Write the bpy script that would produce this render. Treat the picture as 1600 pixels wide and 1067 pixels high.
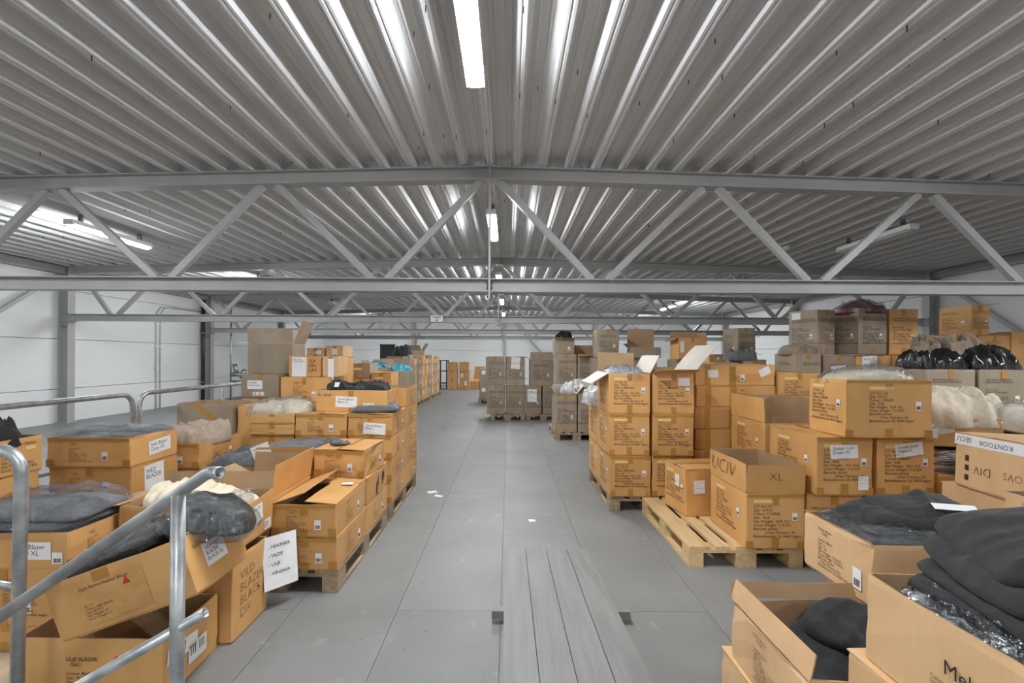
import bpy, math, random
from mathutils import Vector, Matrix, noise, Euler

# ------------------------------------------------------------------ scene, camera, exposure
scene = bpy.context.scene
for o in list(bpy.data.objects):
    bpy.data.objects.remove(o)
COL = scene.collection
PI = math.pi
R = math.radians

CAM_H = 1.47
cam_data = bpy.data.cameras.new('camera')
cam_data.sensor_width = 36.0
cam_data.lens = 755 / 1600 * 36
cam_data.shift_x = 0.0034
cam_data.shift_y = 0.0153
cam_data.clip_start = 0.05
cam = bpy.data.objects.new('camera', cam_data)
COL.objects.link(cam)
cam.matrix_world = Matrix.Translation((0, 0, CAM_H)) @ (Matrix.Rotation(PI / 2, 4, 'X') @ Matrix.Rotation(0.0055, 4, 'Z'))
scene.camera = cam

world = bpy.data.worlds.new('world')
scene.world = world
world.use_nodes = True
world.node_tree.nodes['Background'].inputs[0].default_value = (0.75, 0.8, 0.9, 1)
world.node_tree.nodes['Background'].inputs[1].default_value = 0.3

vs = scene.view_settings
vs.view_transform = 'Standard'
vs.look = 'None'
vs.gamma = 1.0
vs.use_curve_mapping = False
vs.exposure = -0.32
LAMP_POWER = 235.0

# building dimensions
RX = -0.22            # ridge x
HALF = 9.27           # ridge to inner column flange
SLOPE = 0.0265
BAY = 5.0
Y1 = 5.5              # first truss in view
TRUSS_Y = [Y1 + BAY * k for k in (-1, 0, 1, 2, 3)]
Y_BACK = 25.6
Y_FRONT = -4.6
DECK_Z = 3.625
WALL_L = RX - HALF - 0.24
WALL_R = RX + HALF + 0.24

# ------------------------------------------------------------------ materials
MATS = {}


def nodes_of(name):
    m = bpy.data.materials.new(name)
    m.use_nodes = True
    nt = m.node_tree
    return m, nt, nt.nodes['Principled BSDF']


def N(nt, typ, **kw):
    n = nt.nodes.new(typ)
    for k, v in kw.items():
        setattr(n, k, v)
    return n


def noisy(name, c1, c2, scale=8.0, rough=0.6, bump=0.0, bscale=60.0, stretch=(1, 1, 1), rnd=0.0, metallic=0.0,
          detail=4.0, spec=0.5, sheen=0.0, ramp=(0.35, 0.65)):
    m, nt, b = nodes_of(name)
    tc = N(nt, 'ShaderNodeTexCoord')
    mp = N(nt, 'ShaderNodeMapping')
    mp.inputs['Scale'].default_value = stretch
    nt.links.new(tc.outputs['Object'], mp.inputs['Vector'])
    vec = mp.outputs['Vector']
    if rnd:
        oi = N(nt, 'ShaderNodeObjectInfo')
        ad = N(nt, 'ShaderNodeVectorMath', operation='ADD')
        sc = N(nt, 'ShaderNodeVectorMath', operation='SCALE')
        sc.inputs[0].default_value = (13.0, 7.0, 5.0)
        nt.links.new(oi.outputs['Random'], sc.inputs['Scale'])
        nt.links.new(vec, ad.inputs[0])
        nt.links.new(sc.outputs[0], ad.inputs[1])
        vec = ad.outputs[0]
    nz = N(nt, 'ShaderNodeTexNoise')
    nz.inputs['Scale'].default_value = scale
    nz.inputs['Detail'].default_value = detail
    nt.links.new(vec, nz.inputs['Vector'])
    rp = N(nt, 'ShaderNodeValToRGB')
    rp.color_ramp.elements[0].color = (*c1, 1)
    rp.color_ramp.elements[1].color = (*c2, 1)
    rp.color_ramp.elements[0].position = ramp[0]
    rp.color_ramp.elements[1].position = ramp[1]
    nt.links.new(nz.outputs['Fac'], rp.inputs['Fac'])
    col = rp.outputs['Color']
    if rnd:
        hs = N(nt, 'ShaderNodeHueSaturation')
        mr = N(nt, 'ShaderNodeMapRange')
        mr.inputs['To Min'].default_value = 1 - rnd
        mr.inputs['To Max'].default_value = 1 + rnd
        nt.links.new(oi.outputs['Random'], mr.inputs['Value'])
        nt.links.new(mr.outputs['Result'], hs.inputs['Value'])
        nt.links.new(col, hs.inputs['Color'])
        col = hs.outputs['Color']
    nt.links.new(col, b.inputs['Base Color'])
    b.inputs['Roughness'].default_value = rough
    b.inputs['Metallic'].default_value = metallic
    b.inputs['Specular IOR Level'].default_value = spec
    if sheen:
        b.inputs['Sheen Weight'].default_value = sheen
    if bump:
        n2 = N(nt, 'ShaderNodeTexNoise')
        n2.inputs['Scale'].default_value = bscale
        n2.inputs['Detail'].default_value = 3
        nt.links.new(vec, n2.inputs['Vector'])
        bp = N(nt, 'ShaderNodeBump')
        bp.inputs['Strength'].default_value = bump
        bp.inputs['Distance'].default_value = 0.01
        nt.links.new(n2.outputs['Fac'], bp.inputs['Height'])
        nt.links.new(bp.outputs['Normal'], b.inputs['Normal'])
    MATS[name] = m
    return m


def plain(name, c, rough=0.6, metallic=0.0, spec=0.5):
    m, nt, b = nodes_of(name)
    b.inputs['Base Color'].default_value = (*c, 1)
    b.inputs['Roughness'].default_value = rough
    b.inputs['Metallic'].default_value = metallic
    b.inputs['Specular IOR Level'].default_value = spec
    MATS[name] = m
    return m


noisy('kraft', (0.60, 0.318, 0.108), (0.67, 0.372, 0.14), 5, 0.5, 0.12, 55, (1, 1, 0.25), 0.09)
noisy('kraft_pale', (0.62, 0.39, 0.205), (0.70, 0.455, 0.25), 5, 0.5, 0.12, 55, (1, 1, 0.25), 0.06)
noisy('kraft_grey', (0.30, 0.235, 0.17), (0.36, 0.285, 0.21), 5, 0.55, 0.12, 55, (1, 1, 0.25), 0.10)
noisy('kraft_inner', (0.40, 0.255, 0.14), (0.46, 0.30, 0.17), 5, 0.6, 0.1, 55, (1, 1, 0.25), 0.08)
noisy('kraft_white', (0.68, 0.62, 0.55), (0.74, 0.68, 0.61), 5, 0.6, 0.05, 55, (1, 1, 0.25), 0.05)  # kraft flap insides, lamp sheen whitened into the colour
noisy('tape', (0.42, 0.205, 0.04), (0.48, 0.245, 0.055), 12, 0.22, 0.1, 30)
noisy('yellow_tape', (0.80, 0.57, 0.20), (0.85, 0.63, 0.26), 20, 0.4)
plain('ink', (0.045, 0.032, 0.022), 0.7)
plain('ink_black', (0.012, 0.012, 0.014), 0.6)
plain('red_ink', (0.55, 0.03, 0.02), 0.6)
noisy('orange_patch', (0.62, 0.27, 0.07), (0.68, 0.32, 0.09), 9, 0.5)
noisy('paper', (0.80, 0.80, 0.82), (0.86, 0.86, 0.87), 6, 0.5)
noisy('yellow_sticker', (0.85, 0.62, 0.03), (0.9, 0.68, 0.05), 6, 0.45)
noisy('steel_paint', (0.37, 0.37, 0.365), (0.41, 0.41, 0.405), 3, 0.4, 0.03, 40)
noisy('black_steel', (0.02, 0.02, 0.022), (0.035, 0.035, 0.036), 5, 0.4)
noisy('bolt', (0.2, 0.2, 0.2), (0.3, 0.3, 0.3), 30, 0.35, metallic=0.8)
noisy('galvanised', (0.34, 0.355, 0.37), (0.55, 0.57, 0.58), 14, 0.42, 0.08, 35, metallic=0.75, rnd=0.04)
noisy('deck_sheet', (0.66, 0.67, 0.68), (0.68, 0.69, 0.70), 1.2, 0.62, spec=0.35)
noisy('grey_floor', (0.195, 0.195, 0.194), (0.228, 0.228, 0.226), 2.2, 0.5, 0.05, 60, rnd=0.025, detail=8)
noisy('ramp_paint', (0.19, 0.19, 0.188), (0.238, 0.238, 0.234), 5, 0.5, 0.25, 26, (4, 0.35, 1), 0.04)


def add_knots(m):
    nt = m.node_tree
    b = nt.nodes['Principled BSDF']
    src = b.inputs['Base Color'].links[0].from_socket
    tc = N(nt, 'ShaderNodeTexCoord')
    oi = N(nt, 'ShaderNodeObjectInfo')
    mp = N(nt, 'ShaderNodeMapping')
    mp.inputs['Scale'].default_value = (9, 4.5, 1)
    nt.links.new(tc.outputs['Object'], mp.inputs['Vector'])
    nz = N(nt, 'ShaderNodeTexNoise')
    nz.inputs['Scale'].default_value = 1.6
    nt.links.new(mp.outputs['Vector'], nz.inputs['Vector'])
    rp = N(nt, 'ShaderNodeValToRGB')
    rp.color_ramp.elements[0].position = 0.68
    rp.color_ramp.elements[1].position = 0.80
    nt.links.new(nz.outputs['Fac'], rp.inputs['Fac'])
    mx = N(nt, 'ShaderNodeMixRGB')
    nt.links.new(rp.outputs['Color'], mx.inputs['Fac'])
    nt.links.new(src, mx.inputs['Color1'])
    mx.inputs['Color2'].default_value = (0.13, 0.127, 0.12, 1)
    nt.links.new(mx.outputs['Color'], b.inputs['Base Color'])


add_knots(MATS['ramp_paint'])


def add_specks(m):
    nt = m.node_tree
    b = nt.nodes['Principled BSDF']
    src = b.inputs['Base Color'].links[0].from_socket
    tc = N(nt, 'ShaderNodeTexCoord')
    geo = N(nt, 'ShaderNodeNewGeometry')
    for scale, lo, hi, col in ((26.0, 0.735, 0.76, (0.09, 0.09, 0.085, 1)), (7.0, 0.66, 0.85, (0.33, 0.33, 0.325, 1))):
        nz = N(nt, 'ShaderNodeTexNoise')
        nz.inputs['Scale'].default_value = scale
        nz.inputs['Detail'].default_value = 2
        nt.links.new(geo.outputs['Position'], nz.inputs['Vector'])
        mr = N(nt, 'ShaderNodeMapRange')
        mr.inputs['From Min'].default_value = lo
        mr.inputs['From Max'].default_value = hi
        nt.links.new(nz.outputs['Fac'], mr.inputs['Value'])
        mx = N(nt, 'ShaderNodeMixRGB')
        nt.links.new(mr.outputs['Result'], mx.inputs['Fac'])
        nt.links.new(src, mx.inputs['Color1'])
        mx.inputs['Color2'].default_value = col
        src = mx.outputs['Color']
    nt.links.new(src, b.inputs['Base Color'])


add_specks(MATS['grey_floor'])
noisy('floor_gap', (0.05, 0.05, 0.05), (0.07, 0.07, 0.07), 5, 0.8)
noisy('pine', (0.60, 0.41, 0.20), (0.72, 0.53, 0.30), 4, 0.55, 0.1, 40, (6, 0.7, 6), 0.07)
noisy('old_wood', (0.25, 0.185, 0.12), (0.38, 0.29, 0.20), 4, 0.7, 0.2, 40, (6, 0.7, 6), 0.12)
noisy('plywood', (0.52, 0.42, 0.29), (0.62, 0.52, 0.38), 5, 0.55, 0.05, 40, (3, 0.6, 1))
noisy('dirt', (0.02, 0.02, 0.02), (0.06, 0.05, 0.045), 15, 0.8)
noisy('black_cloth', (0.010, 0.0105, 0.012), (0.019, 0.0195, 0.021), 40, 0.85, 0.15, 300, sheen=0.08, rnd=0.05)
noisy('grey_cloth', (0.085, 0.09, 0.098), (0.125, 0.13, 0.14), 40, 0.85, 0.15, 300, sheen=0.2)
noisy('cream_cloth', (0.66, 0.57, 0.43), (0.76, 0.68, 0.54), 30, 0.9, 0.25, 220, sheen=0.2)
noisy('brown_cloth', (0.22, 0.16, 0.115), (0.30, 0.23, 0.17), 30, 0.9, 0.2, 200, sheen=0.2)
noisy('taupe_cloth', (0.38, 0.29, 0.225), (0.46, 0.36, 0.285), 30, 0.9, 0.2, 200, sheen=0.2)
noisy('teal_cloth', (0.03, 0.27, 0.36), (0.10, 0.45, 0.55), 14, 0.4, 0.3, 60)
noisy('maroon_cloth', (0.10, 0.012, 0.028), (0.17, 0.03, 0.05), 14, 0.45, 0.3, 60)
noisy('silver_bag', (0.36, 0.38, 0.40), (0.74, 0.75, 0.77), 14, 0.22, 0.5, 25)
noisy('black_bag', (0.010, 0.010, 0.011), (0.02, 0.02, 0.02), 14, 0.18, 0.4, 30)
noisy('striped_cloth', (0.10, 0.08, 0.08), (0.50, 0.45, 0.43), 9, 0.7, 0.1, 60, (0.6, 1, 10), ramp=(0.47, 0.53))
plain('white_plastic', (0.80, 0.80, 0.80), 0.35)
plain('grey_plastic', (0.55, 0.55, 0.54), 0.4)
plain('window_dark', (0.02, 0.022, 0.024), 0.08)
plain('white_cable', (0.75, 0.75, 0.74), 0.5)


def clear_plastic(name, base=0.72, tint=(0.86, 0.89, 0.93)):
    m, nt, b = nodes_of(name)
    nt.nodes.remove(b)
    out = nt.nodes['Material Output']
    tr = N(nt, 'ShaderNodeBsdfTransparent')
    tr.inputs['Color'].default_value = (0.93, 0.94, 0.95, 1)
    gl = N(nt, 'ShaderNodeBsdfGlossy')
    gl.inputs['Color'].default_value = (*tint, 1)
    gl.inputs['Roughness'].default_value = 0.1
    tc = N(nt, 'ShaderNodeTexCoord')
    nz = N(nt, 'ShaderNodeTexNoise')
    nz.inputs['Scale'].default_value = 22
    nz.inputs['Detail'].default_value = 4
    nz.inputs['Distortion'].default_value = 1.2
    nt.links.new(tc.outputs['Object'], nz.inputs['Vector'])
    bp = N(nt, 'ShaderNodeBump')
    bp.inputs['Strength'].default_value = 1.0
    bp.inputs['Distance'].default_value = 0.03
    nt.links.new(nz.outputs['Fac'], bp.inputs['Height'])
    nt.links.new(bp.outputs['Normal'], gl.inputs['Normal'])
    fr = N(nt, 'ShaderNodeFresnel')
    fr.inputs['IOR'].default_value = 1.6
    mr = N(nt, 'ShaderNodeMapRange')
    mr.inputs['To Min'].default_value = 1 - base
    mr.inputs['To Max'].default_value = 0.45
    mr.inputs['From Min'].default_value = 0.03
    nt.links.new(fr.outputs[0], mr.inputs['Value'])
    mx = N(nt, 'ShaderNodeMixShader')
    nt.links.new(mr.outputs['Result'], mx.inputs['Fac'])
    nt.links.new(tr.outputs[0], mx.inputs[1])
    nt.links.new(gl.outputs[0], mx.inputs[2])
    nt.links.new(mx.outputs[0], out.inputs['Surface'])
    MATS[name] = m


clear_plastic('clear_plastic', 0.90)


def emitter(name, strength, c=(0.955, 0.985, 1.0)):
    m, nt, b = nodes_of(name)
    b.inputs['Base Color'].default_value = (0.8, 0.8, 0.8, 1)
    b.inputs['Emission Color'].default_value = (*c, 1)
    b.inputs['Emission Strength'].default_value = strength
    MATS[name] = m


emitter('lamp_glow', LAMP_POWER)


def wall_panel_material():
    m, nt, b = nodes_of('wall_panel')
    tc = N(nt, 'ShaderNodeTexCoord')
    sx = N(nt, 'ShaderNodeSeparateXYZ')
    nt.links.new(tc.outputs['Object'], sx.inputs[0])
    mu = N(nt, 'ShaderNodeMath', operation='MULTIPLY')
    mu.inputs[1].default_value = 2 * PI / 0.04
    nt.links.new(sx.outputs['Z'], mu.inputs[0])
    sn = N(nt, 'ShaderNodeMath', operation='SINE')
    nt.links.new(mu.outputs[0], sn.inputs[0])
    bp = N(nt, 'ShaderNodeBump')
    bp.inputs['Strength'].default_value = 0.25
    bp.inputs['Distance'].default_value = 0.002
    nt.links.new(sn.outputs[0], bp.inputs['Height'])
    nt.links.new(bp.outputs['Normal'], b.inputs['Normal'])
    b.inputs['Base Color'].default_value = (0.77, 0.775, 0.78, 1)
    b.inputs['Roughness'].default_value = 0.45
    MATS['wall_panel'] = m


wall_panel_material()

# ------------------------------------------------------------------ mesh helpers


class MB:
    def __init__(self):
        self.v = []
        self.f = []

    def box(self, x0, x1, y0, y1, z0, z1, M=None):
        n = len(self.v)
        pts = [(x, y, z) for z in (z0, z1) for y in (y0, y1) for x in (x0, x1)]
        if M is not None:
            pts = [tuple(M @ Vector(p)) for p in pts]
        self.v += pts
        for q in ((0, 2, 3, 1), (4, 5, 7, 6), (0, 1, 5, 4), (2, 6, 7, 3), (0, 4, 6, 2), (1, 3, 7, 5)):
            self.f.append(tuple(n + i for i in q))
        return self

    def prism(self, prof, a, b):
        """profile [(u,v)] swept from matrix a to matrix b (profile in local XY)"""
        n = len(self.v)
        k = len(prof)
        for M in (a, b):
            self.v += [tuple(M @ Vector((p[0], p[1], 0))) for p in prof]
        for i in range(k):
            j = (i + 1) % k
            self.f.append((n + i, n + j, n + k + j, n + k + i))
        self.f.append(tuple(n + i for i in reversed(range(k))))
        self.f.append(tuple(n + k + i for i in range(k)))
        return self

    def tube(self, pts, r, seg=10, cap=True, hollow=0.0):
        pts = [Vector(p) for p in pts]
        rings = []
        prev = None
        for i, p in enumerate(pts):
            if i == 0:
                t = pts[1] - p
            elif i == len(pts) - 1:
                t = p - pts[i - 1]
            else:
                t = (pts[i + 1] - p).normalized() + (p - pts[i - 1]).normalized()
            t.normalize()
            if prev is None:
                up = Vector((0, 0, 1)) if abs(t.z) < 0.9 else Vector((1, 0, 0))
                a = t.cross(up).normalized()
            else:
                a = (prev - t * prev.dot(t)).normalized()
            prev = a
            b = t.cross(a)
            n = len(self.v)
            for k in range(seg):
                an = 2 * PI * k / seg
                self.v.append(tuple(p + (a * math.cos(an) + b * math.sin(an)) * r))
            rings.append((n, p, a, b, t))
        for (n0, *_), (n1, *_) in zip(rings, rings[1:]):
            for k in range(seg):
                j = (k + 1) % seg
                self.f.append((n0 + k, n0 + j, n1 + j, n1 + k))
        for idx, sgn in ((0, 1), (-1, -1)):
            n0, p, a, b, t = rings[idx]
            if hollow:
                n = len(self.v)
                for dd in (0.0, 0.05):
                    for k in range(seg):
                        an = 2 * PI * k / seg
                        self.v.append(tuple(p + (a * math.cos(an) + b * math.sin(an)) * (r - hollow) + t * dd * sgn))
                for k in range(seg):
                    j = (k + 1) % seg
                    self.f.append((n0 + k, n0 + j, n + j, n + k))
                    self.f.append((n + k, n + j, n + seg + j, n + seg + k))
                self.f.append(tuple(n + seg + k for k in range(seg)))
            elif cap:
                self.f.append(tuple(n0 + k for k in range(seg)))
        return self

    def mesh(self, name, mat, smooth=False):
        me = bpy.data.meshes.new(name)
        me.from_pydata(self.v, [], self.f)
        import bmesh
        bm = bmesh.new()
        bm.from_mesh(me)
        bmesh.ops.recalc_face_normals(bm, faces=bm.faces)
        bm.to_mesh(me)
        bm.free()
        me.materials.append(MATS[mat])
        if smooth:
            me.polygons.foreach_set('use_smooth', [True] * len(me.polygons))
        me.update()
        return me

    def build(self, name, mat, parent=None, smooth=False, M=None):
        return put(name, self.mesh(name, mat, smooth), parent, M)


def put(name, me, parent=None, M=None):
    o = bpy.data.objects.new(name, me)
    COL.objects.link(o)
    if parent is not None:
        o.parent = parent
    if M is not None:
        o.matrix_local = M
    return o


def empty(name, M=None, parent=None):
    o = bpy.data.objects.new(name, None)
    o.empty_display_size = 0.1
    COL.objects.link(o)
    if parent is not None:
        o.parent = parent
    if M is not None:
        o.matrix_local = M
    return o


def tag(o, label=None, cat=None, group=None, kind=None):
    if label:
        o['label'] = label
    if cat:
        o['category'] = cat
    if group:
        o['group'] = group
    if kind:
        o['kind'] = kind
    return o


def T(x, y, z):
    return Matrix.Translation((x, y, z))


def frame(o, u, v, n):
    """matrix with columns u, v, n at origin o"""
    M = Matrix.Identity(4)
    for i, c in enumerate((u, v, n)):
        for r in range(3):
            M[r][i] = c[r]
    for r in range(3):
        M[r][3] = o[r]
    return M


# text meshes -----------------------------------------------------------------
_text = {}


def text_mesh(s, mat='ink', align='LEFT', shear=0.0, thin=False):
    key = (s, mat, align, shear, thin)
    if key in _text:
        return _text[key]
    cu = bpy.data.curves.new('print', 'FONT')
    cu.body = s
    cu.size = 1.0
    cu.resolution_u = 2
    cu.shear = shear
    if thin:
        cu.offset = -0.024
    cu.align_x = align
    cu.align_y = 'TOP'
    cu.space_line = 0.95
    ob = bpy.data.objects.new('print', cu)
    COL.objects.link(ob)
    dg = bpy.context.evaluated_depsgraph_get()
    me = bpy.data.meshes.new_from_object(ob.evaluated_get(dg))
    me.materials.clear()
    me.materials.append(MATS[mat])
    xs = [v.co.x for v in me.vertices] or [0, 1]
    ys = [v.co.y for v in me.vertices] or [0, 1]
    x0, y1 = min(xs), max(ys)
    for v in me.vertices:
        v.co.x -= x0
        v.co.y -= y1
    COL.objects.unlink(ob)
    bpy.data.objects.remove(ob)
    bpy.data.curves.remove(cu)
    _text[key] = (me, max(xs) - min(xs), max(ys) - min(ys))
    return _text[key]


CT = ['C/T No: 50\nQty:  6 PCS\nColour: COFFEE\nSize:  XL#\nNet Weight:  10.8  KG\nGross Weight: 11.9 KG\nBarcode sticker\n           Urban Pioneers AS\nBirkedalsveien 26, 4640 Søgne',
      'C/T No: 92\nQty:  9 PCS\nColour: BROWN\nSize:  S#\nNet Weight:  12.6  KG\nGross Weight: 13.8 KG\nBarcode sticker\n           Urban Pioneers AS\nBirkedalsveien 26, 4640 Søgne',
      'C/T No: 126\nQty:  6 PCS\nColour: CREAM\nSize:  XS#\nNet Weight:  10.4  KG\nGross Weight: 11.5 KG\nBarcode sticker\n           Urban Pioneers AS\nBirkedalsveien 26, 4640 Søgne']
STY = 'Style Name: Juliane Vest\nStyle Number: 70743.1300\n\n\nSku: Cumin\nColour: Olive Night\nSize: -\nNet Weight:  7.8 KG\nGross Weight: 9.0 KG\nBarcode sticker\n        Urban Pioneers AS\nBirkedalsveien 26, 4640 Søgne'


def blz(nm, num):
    return ('%s Blazer\n     %s\n\nColour: Black\nSize:  L\nQty:  20\nNet Weight:  12.6 KG\nGross Weight: 13.4 KG\nBarcode sticker\n   Urban Pioneers AS\nBirkedalsveien 26, 4640 Søgne' % (nm, num))


# ------------------------------------------------------------------ cartons
FACE = {'f': 0, 'r': 1, 'l': 2, 'b': 3, 't': 4}


def face_frame(f, w, d, h):
    """origin (lower left seen from outside), U, V, Nrm, length, height"""
    if f == 'f':
        return Vector((-w / 2, -d / 2, 0)), Vector((1, 0, 0)), Vector((0, 0, 1)), Vector((0, -1, 0)), w, h
    if f == 'r':
        return Vector((w / 2, -d / 2, 0)), Vector((0, 1, 0)), Vector((0, 0, 1)), Vector((1, 0, 0)), d, h
    if f == 'l':
        return Vector((-w / 2, d / 2, 0)), Vector((0, -1, 0)), Vector((0, 0, 1)), Vector((-1, 0, 0)), d, h
    if f == 'b':
        return Vector((w / 2, d / 2, 0)), Vector((-1, 0, 0)), Vector((0, 0, 1)), Vector((0, 1, 0)), w, h
    return Vector((-w / 2, -d / 2, h)), Vector((1, 0, 0)), Vector((0, 1, 0)), Vector((0, 0, 1)), w, d


def body_mesh(w, d, h, rng, mat, wear=1.0, inner='kraft_inner', open_=False, sag=0.0):
    hw, hd = w / 2, d / 2
    c = 0.006
    ring = []
    for (ax, ay, bx_, by, L) in ((-hw, -hd, hw, -hd, w), (hw, -hd, hw, hd, d), (hw, hd, -hw, hd, w), (-hw, hd, -hw, -hd, d)):
        for t in (c / L, 0.25, 0.5, 0.75, 1 - c / L):
            ring.append((ax + (bx_ - ax) * t, ay + (by - ay) * t, t))
    n = len(ring)
    levels = [(0, 0.007), (0.012, 0.001), (0.3 * h, 0.0005), (0.6 * h, 0.0005), (h - 0.02, 0.001), (h, 0.002)]
    v, f, mi = [], [], []
    top_dz = []
    for i in range(n):
        top_dz.append(rng.uniform(-0.004, 0.003) * wear - (sag * math.sin(PI * ring[i][2]) if open_ else 0))
    for li, (z, ins) in enumerate(levels):
        for i, (x, y, t) in enumerate(ring):
            k = ins + abs(rng.gauss(0, 0.0016)) * wear
            if t < 0.05 or t > 0.95:
                k += abs(rng.gauss(0, 0.0022)) * wear
            sx = x - math.copysign(min(k, abs(x)), x) if abs(x) > hw - 0.012 else x
            sy = y - math.copysign(min(k, abs(y)), y) if abs(y) > hd - 0.012 else y
            zz = z + (top_dz[i] if li == len(levels) - 1 else 0)
            v.append((sx, sy, zz))
    for li in range(len(levels) - 1):
        for i in range(n):
            j = (i + 1) % n
            f.append((li * n + i, li * n + j, (li + 1) * n + j, (li + 1) * n + i))
            mi.append(0)
    f.append(tuple(reversed(range(n))))
    mi.append(0)
    top = (len(levels) - 1) * n
    th = 0.006
    b1 = len(v)
    for i in range(n):
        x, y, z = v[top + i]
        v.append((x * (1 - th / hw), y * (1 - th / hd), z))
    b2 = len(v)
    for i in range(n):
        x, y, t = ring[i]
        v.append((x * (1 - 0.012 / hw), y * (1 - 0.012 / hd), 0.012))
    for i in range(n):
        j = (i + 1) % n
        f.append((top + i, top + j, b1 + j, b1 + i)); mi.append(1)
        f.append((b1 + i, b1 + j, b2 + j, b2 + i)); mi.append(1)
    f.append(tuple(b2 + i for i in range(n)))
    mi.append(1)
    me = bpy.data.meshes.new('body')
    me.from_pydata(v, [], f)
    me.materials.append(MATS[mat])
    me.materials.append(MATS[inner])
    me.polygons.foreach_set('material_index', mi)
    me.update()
    return me


def flap_mesh(L, W, rng, mat, inner, curl=0.0, th=0.005):
    """hinge along local X (0..L), extends along +Y, outer side is +Z when closed"""
    v, f, mi = [], [], []
    ny = 4
    inset = 0.006
    for side in (0, 1):
        for j in range(ny + 1):
            t = j / ny
            for i in range(4):
                s = i / 3
                x = inset * (0.2 + t) + (L - 2 * inset * (0.2 + t)) * s
                y = W * t
                if j == ny:
                    y += rng.uniform(-0.003, 0.003)
                z = curl * W * t * t + (0 if side else -th) + (0.002 * math.sin(3 * s + t * 2))
                v.append((x, y, z))
    q = 4 * (ny + 1)
    for j in range(ny):
        for i in range(3):
            a = j * 4 + i
            f.append((a, a + 4, a + 5, a + 1)); mi.append(1)
            f.append((q + a, q + a + 1, q + a + 5, q + a + 4)); mi.append(0)
    for j in range(ny):
        for i in (0, 3):
            a = j * 4 + i
            f.append((a, a + 4, q + a + 4, q + a) if i else (a, q + a, q + a + 4, a + 4)); mi.append(1)
    for i in range(3):
        f.append((i, i + 1, q + i + 1, q + i)); mi.append(0)
        a = ny * 4 + i
        f.append((a, q + a, q + a + 1, a + 1)); mi.append(1)
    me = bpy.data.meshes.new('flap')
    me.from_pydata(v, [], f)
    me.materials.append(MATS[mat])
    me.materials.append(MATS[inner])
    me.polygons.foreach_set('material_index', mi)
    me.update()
    return me


_unit = {}


def unit_plate(mat):
    if mat not in _unit:
        _unit[mat] = MB().box(0, 1, 0, 1, 0, 1).mesh('plate', mat)
    return _unit[mat]


def bars_mesh(seed):
    key = ('bars', seed)
    if key not in _unit:
        rng = random.Random(seed)
        m = MB()
        x = 0.0
        while x < 1:
            w = rng.choice((0.03, 0.05, 0.08))
            m.box(x, min(1, x + w), 0, 1, 0, 1)
            x += w + rng.choice((0.03, 0.05))
        _unit[key] = m.mesh('barcode', 'ink')
    return _unit[key]


def scaled(M, sx, sy, sz):
    return M @ Matrix.Diagonal((sx, sy, sz, 1))


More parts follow.
